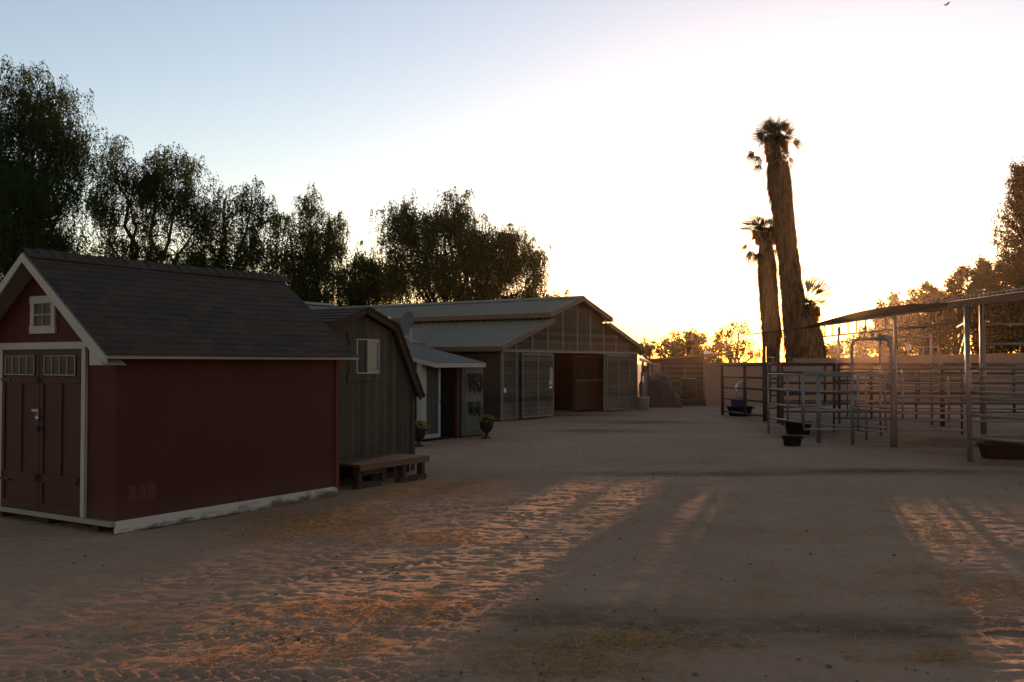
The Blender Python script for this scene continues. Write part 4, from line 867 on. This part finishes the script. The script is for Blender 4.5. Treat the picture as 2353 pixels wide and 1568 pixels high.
def pepper(label, depth, basepx, blobs, dens=1., leaf=.085, seed=1, strand=1.1, group='pepper trees behind the barns'):
    """blobs: (px, py, rx, ry) outlines read at `depth`; each becomes a round clump in space"""
    rg_ = random.Random(seed); rn = np.random.default_rng(seed)
    B = at(basepx, 850, depth); base = Vector((B.x, depth, 0)); k = depth / F
    o = thing('pepper_tree', label, 'tree', base, 0, group)
    tg = []; out = []
    for (px, py, rx, ry) in blobs:
        c = at(px, py, depth); rx_, rz_ = rx * k, ry * k; ry_ = (rx_ + rz_) * .5; dy = rg_.uniform(-.9, .9)
        C = np.array([c.x - base.x, dy, c.z]); tg.append(Vector(C) - Vector((0, 0, 0)))
        area = rx_ * rz_; ns = int(430 * area * dens * (.6 + .4 * ry_)) + 40
        # strands start on sub clumps inside the blob
        ncl = max(8, int(area * 9)); U = rn.normal(size=(ncl, 3)); U /= np.linalg.norm(U, axis=1)[:, None]; U *= rn.uniform(.35, 1., (ncl, 1)) ** .6
        CC = C + U * [rx_, ry_, rz_] ; idx = rn.integers(0, ncl, ns)
        ntw = max(20, ns // 4); TW = CC[rn.integers(0, ncl, ntw)] + rn.normal(size=(ntw, 3)) * [.30 * rx_ ** .5, .35, .24 * rz_ ** .5]; TW[::6] += rn.normal(size=(len(TW[::6]), 3)) * [.25, .25, .3]; ti = rn.integers(0, ntw, ns); Sx = TW[ti] + rn.normal(size=(ns, 3)) * [.05, .05, .09]
        nl = 11; L_ = (rn.uniform(.2, 1.25, ntw)[ti] + rn.uniform(-.1, .3, ns)) * strand
        az = rn.uniform(0, 2 * math.pi, ns); outw = rn.uniform(.05, .45, ns)
        for j in range(nl):
            t_ = (j + rn.uniform(0, 1, ns)) / nl
            P = Sx + np.stack([np.cos(az) * outw * t_ ** .6, np.sin(az) * outw * t_ ** .6, -L_ * t_ + .16 * np.sin(t_ * 3.1)], -1)
            a = rn.uniform(0, 2 * math.pi, ns); dn = rn.uniform(.5, 2.4, ns); l = leaf * rn.uniform(.7, 1.5, ns)
            d = np.stack([np.cos(a), np.sin(a), -dn], -1); d /= np.linalg.norm(d, axis=1)[:, None]
            b2 = rn.uniform(0, 2 * math.pi, ns); s_ = np.stack([np.cos(b2), np.sin(b2), rn.uniform(-.3, .3, ns)], -1); s_ *= (l * .24)[:, None]
            d *= l[:, None]; out.append(np.stack([P, P + d * .5 + s_, P + d, P + d * .5 - s_], 1).reshape(-1, 3))
    b = MB(); limbs(b, Vector((0, 0, 0)), tg, .28 * k * F / 50 / (depth / 45), rg_); b.build('trunk', M_bark, o, True)
    quads('crown', np.concatenate(out), M_pepper, o)
    return o
pepper('tallest pepper tree, dark weeping crown above the red shed roof at the far left', 38, 60,
       [(90, 215, 85, 50), (30, 260, 80, 60), (140, 270, 60, 60), (60, 350, 120, 70), (150, 380, 65, 70), (20, 470, 130, 90), (130, 500, 85, 80), (40, 600, 130, 70), (-60, 400, 70, 150), (170, 590, 60, 60)], 1.5, .085, 3)
pepper('pepper tree with a dark forked trunk, second from the left behind the red shed', 46, 330,
       [(275, 355, 38, 42), (300, 430, 62, 55), (385, 375, 62, 45), (430, 410, 55, 55), (250, 520, 45, 70), (350, 480, 85, 60), (440, 500, 55, 60), (300, 590, 80, 50), (400, 590, 90, 50)], 1.0, .095, 4)
pepper('thin open pepper tree with a leaning branch, third from the left', 48, 500,
       [(520, 450, 45, 35), (585, 440, 34, 36), (600, 490, 30, 45), (500, 520, 48, 45), (560, 560, 70, 45), (500, 600, 80, 40), (600, 600, 60, 40)], .9, .095, 5)
pepper('narrow tall pepper tree with gold lit edge, left of the gap in the trees', 52, 700,
       [(705, 455, 24, 32), (710, 500, 40, 42), (650, 500, 30, 35), (768, 520, 24, 36), (755, 570, 38, 50), (690, 570, 55, 50), (720, 640, 68, 50), (650, 620, 50, 50), (720, 690, 60, 30)], 1.15, .10, 6)
pepper('low rounded pepper tree just right of the gap, behind the satellite dish', 56, 830,
       [(850, 595, 42, 30), (830, 640, 55, 40), (890, 620, 40, 45), (800, 670, 40, 30), (850, 680, 60, 30)], 1.2, .11, 7)
pepper('broad pepper tree with drooping right limb above the barn ridge', 54, 1040,
       [(930, 500, 48, 40), (1035, 475, 36, 38), (985, 520, 60, 40), (1060, 520, 48, 50), (920, 570, 50, 50), (1010, 590, 70, 55), (1130, 560, 50, 45), (1085, 560, 45, 50), (1155, 600, 45, 55), (1230, 640, 22, 40), (1185, 545, 38, 36), (1205, 600, 34, 50), (1120, 630, 60, 45), (1200, 665, 38, 30), (950, 650, 65, 45), (1050, 665, 80, 35), (1140, 680, 60, 25)], 1.15, .105, 8)
pepper('wispy treetop just showing above the barn roof near its peak', 62, 1262, [(1256, 690, 16, 16), (1278, 688, 14, 16)], .55, .12, 9, .5)
def leafy(name, label, depth, basepx, blobs, mat, seed, dens=1., leaf=.12, cat='tree', group=None, trunk=True, spread=.7):
    rg_ = random.Random(seed); rn = np.random.default_rng(seed); k = depth / F; B = at(basepx, 850, depth); base = Vector((B.x, depth, 0))
    o = thing(name, label, cat, base, 0, group); out = []; tg = []
    for (px, py, rx, ry) in blobs:
        c = at(px, py, depth); rx_, rz_ = rx * k, ry * k; ry_ = (rx_ + rz_) * spread; C = np.array([c.x - base.x, rg_.uniform(-.5, .5), c.z]); tg.append(Vector(C))
        n = int(800 * rx_ * rz_ * dens / (leaf / .12) ** 1.3) + 60; ncl = max(8, int(rx_ * rz_ * 7))
        U = rn.normal(size=(ncl, 3)); U /= np.linalg.norm(U, axis=1)[:, None]; U *= rn.uniform(.3, 1, (ncl, 1)) ** .4; CC = C + U * [rx_, ry_, rz_]
        P = CC[rn.integers(0, ncl, n)] + rn.normal(size=(n, 3)) * .20 * max(rx_, rz_) ** .5
        d = rn.normal(size=(n, 3)); d /= np.linalg.norm(d, axis=1)[:, None]; s_ = np.cross(d, rn.normal(size=(n, 3))); s_ /= np.linalg.norm(s_, axis=1)[:, None]
        l = leaf * rn.uniform(.6, 1.4, n)[:, None]; d *= l; s_ *= l * .38; out.append(np.stack([P - d, P + s_, P + d, P - s_], 1).reshape(-1, 3))
    if trunk: b = MB(); limbs(b, Vector((0, 0, 0)), tg, .22, rg_); b.build('trunk', M_bark, o, True)
    quads('crown', np.concatenate(out), mat, o); return o
leafy('round_tree', 'dense dome-shaped tree right of the barn, beyond the low shed', 90, 1578, [(1545, 795, 30, 18), (1580, 780, 38, 20), (1610, 795, 30, 22), (1560, 812, 50, 18), (1640, 812, 40, 20), (1600, 820, 60, 16)], M_broad, 21, 1.5, .17)
leafy('small_tree', 'small rounded tree top just right of the barn eave', 85, 1492, [(1492, 795, 20, 13), (1500, 812, 26, 14), (1480, 815, 20, 14)], M_broad, 22, 1.2, .15)
leafy('airy_tree', 'airy see-through tree left of the palms', 75, 1690, [(1665, 762, 20, 15), (1700, 757, 26, 15), (1680, 785, 34, 18), (1710, 800, 30, 18), (1735, 815, 22, 14), (1665, 812, 30, 16)], M_broad, 23, .75, .11)
hd = 'trees rising behind the right corrals'
leafy('hedge_tree', 'low bushy tree nearest the sun on the right', 78, 2060, [(2045, 715, 30, 22), (2068, 700, 26, 24), (2040, 760, 60, 40), (2000, 790, 60, 30), (1950, 805, 50, 22), (2080, 790, 60, 40)], M_broad, 24, 1.7, .16, group=hd)
leafy('hedge_tree', 'knobbly tree with a narrow side peak, second right of the sun', 74, 2120, [(2118, 680, 26, 24), (2142, 675, 14, 20), (2130, 730, 50, 45), (2110, 790, 60, 40), (2160, 740, 40, 60)], M_broad, 25, 1.9, .15, group=hd)
leafy('hedge_tree', 'taller bushy tree in the middle of the right tree row', 70, 2200, [(2188, 668, 34, 22), (2225, 640, 34, 26), (2250, 625, 22, 22), (2200, 720, 60, 50), (2250, 700, 50, 60), (2220, 790, 80, 45)], M_broad, 26, 1.9, .15, group=hd)
leafy('hedge_tree', 'dark dense tree beneath the tall conifer', 66, 2300, [(2290, 630, 34, 40), (2330, 640, 40, 60), (2300, 720, 60, 60), (2350, 760, 60, 60), (2290, 790, 60, 40)], M_broad, 27, 1.9, .15, group=hd)
# tall conifer cut by the right edge
ct = thing('conifer_tree', 'tall dark conifer with upswept branches at the right edge', 'tree', at(2356, 850, 60).xy.to_3d(), 0)
cz = at(2372, 380, 60).z; b = MB(); b.tube([(0, 0, 0), (0, 0, cz * .5), (0, 0, cz)], [.3, .2, .03], 8); out = []; rn = np.random.default_rng(31)
for i in range(120):
    z = 2 + (cz - 2.2) * i / 120; a = i * 2.4; l = 2.7 * (1 - i / 128) ** .75 * R.uniform(.6, 1.1) + .15
    e = Vector((math.cos(a) * l, math.sin(a) * l, z + l * .35)); tip = e + Vector((math.cos(a) * .1, math.sin(a) * .1, l * .35 + .25)); b.tube([(0, 0, z), e, tip], [.05, .03, .008], 5)
    n = 190
    u = rn.uniform(.15, 1.15, n); P = np.outer(1 - np.minimum(u, 1), [0, 0, z]) + np.outer(np.minimum(u, 1), e) + np.outer(np.maximum(u - 1, 0) / .15, tip - e) + rn.normal(size=(n, 3)) * .13
    d = rn.normal(size=(n, 3)) + [0, 0, .8]; d /= np.linalg.norm(d, axis=1)[:, None]; s_ = np.cross(d, rn.normal(size=(n, 3))); s_ /= np.linalg.norm(s_, axis=1)[:, None]
    d *= .13; s_ *= .035; out.append(np.stack([P - d, P + s_, P + d, P - s_], 1).reshape(-1, 3))
b.build('trunk', M_bark, ct, True); quads('crown', np.concatenate(out), M_conif, ct)
# ---- palms
def fan(c, d, size, rn, segs=22, droop=.35, arc=2.2, fill=.45):
    """palm fan leaf at c facing along d"""
    d = Vector(d).normalized(); side = d.cross(Vector((0, 0, 1)));
    if side.length < .1: side = Vector((1, 0, 0))
    side.normalize(); side = Matrix.Rotation(rn.uniform(-1.3, 1.3), 3, d) @ side; V = []; nrm = side.cross(d)
    for i in range(segs):
        a = (i / (segs - 1) - .5) * arc; dd = (d * math.cos(a) + side * math.sin(a)).normalized(); l = size * rn.uniform(.8, 1.05) * (1 - .15 * abs(a))
        w = side * math.cos(a) - d * math.sin(a); ww = w * size * fill * arc / segs * .7
        m = c + dd * l * fill + nrm * .05 * (-1) ** i * size; t = c + dd * l + Vector((0, 0, -droop * l * rn.uniform(.2, 1.1)))
        V += [c, m - ww, t, m + ww]
    return V
def palm(label, depth, axis, rad, seed, live, dead, petz=.9, arc=2.2, nskirt=1500, bare=None):
    """axis: list of (px,py) top to bottom, rad: half width in metres there"""
    rn = random.Random(seed); pts = [at(x, y, depth) for x, y in axis]; base = Vector((pts[-1].x, depth, 0)); o = thing('palm_tree', label, 'palm', base, 0, 'fan palms beyond the wall')
    P = [p - base for p in pts]
    b = MB(); full = P[::-1]; full = [Vector((full[0].x, 0, 0))] + full; b.tube(full, [.34] * (len(full) - 1) + [.22], 12); b.build('trunk', M_palmbark, o, True)
    V = []
    for i in range(60):                                          # cut leaf bases between shoulder and crown
        c = P[0].lerp(P[1], rn.random()); a = rn.uniform(0, 2 * math.pi); n_ = Vector((math.cos(a), math.sin(a), 0)); tn_ = Vector((-math.sin(a), math.cos(a), 0)); l = rn.uniform(.25, .7)
        V += [c + n_ * .2 - tn_ * .05, c + n_ * .2 + tn_ * .05, c + n_ * (.25 + l * .7) + Vector((0, 0, l * rn.uniform(-.9, .5))) + tn_ * .02, c + n_ * (.25 + l * .7) + Vector((0, 0, l * .3))]
    for i in range(nskirt):
        u = rn.random(); f = 1 + u * (len(P) - 2); k = min(int(f), len(P) - 2); c = P[k].lerp(P[k + 1], f - k); r = rad[k] + (rad[k + 1] - rad[k]) * (f - k)
        a = rn.uniform(0, 2 * math.pi); n_ = Vector((math.cos(a), math.sin(a), 0)); tn_ = Vector((-math.sin(a), math.cos(a), 0)); l = rn.uniform(.5, 1.5); w = rn.uniform(.03, .10); wild = rn.random() < .28
        st_ = c + n_ * r * rn.uniform(.75, .98) + Vector((0, 0, .15)); m = st_ + n_ * r * rn.uniform(.0, .14) + Vector((0, 0, -l * .5)); e = st_ + n_ * r * (rn.uniform(.1, .45) if wild else rn.uniform(-.15, .12)) + Vector((0, 0, -l)) + tn_ * rn.uniform(-.2, .2)
        if bare and e.z < bare - rn.uniform(0, .5): continue
        V += [st_ + Vector((0, 0, .1)), m - tn_ * w, e, m + tn_ * w]
    quads('dead_frond_skirt', V, M_skirtfr, o)
    live = live + [(math.cos(q * 2.4), .35 * math.sin(q * 1.7), math.sin(q * 2.4), .08, .55 + .2 * (q % 3) / 2, .35) for q in range(9)]
    for lst, mat, nm in ((live, M_frond, 'frond'), (dead, M_deadfr, 'dead_frond')):
        for (dx, dz, dy, pet, size, droop) in lst:
            d = Vector((dx, dy, dz)).normalized(); st_ = P[0] + Vector((0, 0, .1)) if nm == 'frond' else P[0] - Vector((0, 0, rn.uniform(.1, .9)))
            tip = st_ + d * pet; tip.z -= droop * .35 * pet; dd = (d + Vector((0, 0, -droop * .8))).normalized()
            b = MB(); b.tube([st_, st_ + d * pet * .5 + Vector((0, 0, .05)), tip], [.035, .025, .015], 5); fo_ = b.build(nm, mat, o)
            fv = fan(tip, dd, size, rn, 20 if arc > 1 or nm != 'frond' else 9, droop * .6, arc if nm == 'frond' else 2.); me = fo_.data; nv = len(me.vertices)
            vv = [tuple(v.co) for v in me.vertices] + [tuple(v) for v in fv]; ff = [tuple(p.vertices) for p in me.polygons] + [tuple(range(nv + i, nv + i + 4)) for i in range(0, len(fv), 4)]
            me.clear_geometry(); me.from_pydata(vv, [], ff); me.update()
    return o
rr = random.Random(77)
live = [(-.9, .75, .2, .45, 1.0, .1), (.9, .75, -.2, .5, 1.05, .1), (-.55, 1, -.3, .45, 1.05, 0), (.5, 1, .3, .5, 1.0, 0), (-.2, 1, .2, .4, 1.1, 0), (.18, 1, -.2, .45, 1.15, 0), (-1, .25, .4, .6, .9, .2), (1, .3, .2, .65, .9, .2),
        (-.3, .5, 1, .5, .9, .1), (.4, .5, -1, .5, .9, .1), (-.8, -.1, -.6, .5, .75, .4), (.8, 0, -.7, .5, .8, .4), (0, .2, -1, .4, .85, .3), (-.5, .4, -.9, .35, .8, .2), (0, 1, 0, .2, .9, 0), (-.4, .6, -.2, .2, .8, .1), (.5, .5, .2, .2, .8, .1), (-.7, .3, .5, .5, .8, .6), (.75, .2, .4, .5, .8, .6)]
dead = [(-1, .25, -.1, 1.2, .7, 1.1), (-.95, -.1, .1, 1.15, .75, 1.2), (-.8, -.5, -.2, 1.1, .6, 1.1), (1, .5, -.1, 1.1, .8, .6), (.95, -.1, .2, .9, .6, 1.2), (.7, -.5, -.3, .95, .6, 1.2), (-.3, -.3, -1, .9, .7, 1.2), (.3, -.2, -1, 1., .7, 1.1), (-.6, 0, .8, 1, .7, 1.1), (.5, 0, .9, 1, .7, 1.)]
palm('tallest fan palm with a thick shaggy skirt, leaning slightly left', 53, [(1780, 318), (1787, 376), (1791, 400), (1796, 440), (1806, 538), (1818, 636), (1829, 734), (1838, 800), (1843, 860)], [.2, .58, .60, .57, .54, .59, .68, .77, .80], 1, live, dead, nskirt=5200)
live2 = [(-1, .55, .1, .75, 1.15, .25), (-1, .25, -.2, .85, 1.1, .4), (-.7, .75, .3, .5, 1.0, .15), (-.3, 1, -.2, .35, .8, .1), (.5, .7, -.2, .4, .75, .2), (.9, .4, .3, .45, .75, .3), (-.2, .6, -.8, .5, .85, .3), (.1, .5, .8, .5, .85, .3), (-.8, .1, -.5, .7, .95, .5), (.1, .8, .1, .2, .7, .1), (-.5, .3, -.2, .3, .8, .3), (.4, .2, -.3, .3, .8, .4)]
dead2 = [(-1, -.2, .1, 1.0, .85, 1.0), (-.7, -.5, -.2, .9, .8, 1.1), (-.9, -.6, .2, .9, .7, 1.2), (.7, -.3, .2, .6, .6, 1.2), (0, -.3, -1, .7, .7, 1.2), (-.2, -.2, 1, .7, .7, 1.2), (-.5, -.8, -.4, .8, .7, 1.2)]
p2 = palm('slimmer middle-height fan palm left of the tallest one, with a bare trunk foot', 54, [(1757, 532), (1760, 560), (1763, 616), (1768, 694), (1772, 740), (1774, 765)], [.2, .38, .50, .50, .50, .48], 2, live2, dead2, nskirt=2400, bare=at(1775, 800, 54).z)
q = at(1757, 535, 54) - p2.location; MB().tube([q, q + Vector((-.25, 0, .8)), q + Vector((-.62, 0, 1.75))], [.03, .02, .008], 5).build('flower_spike', M_skirtfr, p2)
live3 = [(.22, 1, .1, .5, 1.35, 0), (.5, .95, -.1, .5, 1.35, 0), (.85, .75, .1, .6, 1.5, 0), (1, .42, -.1, .7, 1.2, .03), (1, .08, .1, .6, 1.1, .08), (-.6, .8, .3, .5, .6, .1), (-.1, .9, .6, .6, .8, .0), (.3, .5, 1, .7, .7, .2), (.6, .6, -.6, .6, .8, .1)]
dead3 = [(.9, -.5, .1, .9, .8, 1.3), (.8, -.8, -.2, .9, .8, 1.3), (.6, -.6, .5, .8, .8, 1.3)]
palm('short fan palm at the foot of the tallest one, upright fronds beside the sun', 51, [(1852, 700), (1855, 730), (1860, 770), (1862, 800), (1862, 850)], [.25, .5, .7, .8, .75], 3, live3, dead3, nskirt=1300, arc=.75)
# bird
bp = at(2176, 11, 60); bd = thing('flying_bird', 'tiny dark bird high in the sky at the upper right', 'bird', bp)
MB().lathe([(0, -.14), (.03, -.08), (.045, 0), (.03, .09), (.012, .14), (0, .16)], n=10).build('body', M_dark, bd, True).rotation_euler = (math.radians(80), 0, math.radians(35))
for sgn in (-1, 1): MB().prism([(0, .05, 0), (0, -.05, 0), (sgn * .18, -.03, .09), (sgn * .32, -.06, .05), (sgn * .17, .05, .09)], (0, 0, .008)).build('wing', M_dark, bd).rotation_euler = (0, math.radians(-30), math.radians(20))
# ------------------------------------------------------------------ haze
HAZE = .00011
if HAZE:
    m, t = nodes('thin_haze'); v = N(t, 'ShaderNodeVolumePrincipled'); o_ = N(t, 'ShaderNodeOutputMaterial')
    v.inputs['Color'].default_value = (.95, .80, .62, 1); v.inputs['Density'].default_value = HAZE; v.inputs['Anisotropy'].default_value = .93
    L(t, v.outputs[0], o_.inputs['Volume'])
    hz_ = MB().box((-75, -8, -1), (75, 105, 48)).build('haze', m); tag(hz_, kind='stuff'); hz_.display_type = 'WIRE'
c = S.cycles
c.max_bounces = 6; c.volume_bounces = 0; c.transparent_max_bounces = 6; c.use_denoising = True; c.caustics_reflective = False; c.caustics_refractive = False; c.sample_clamp_indirect = 4
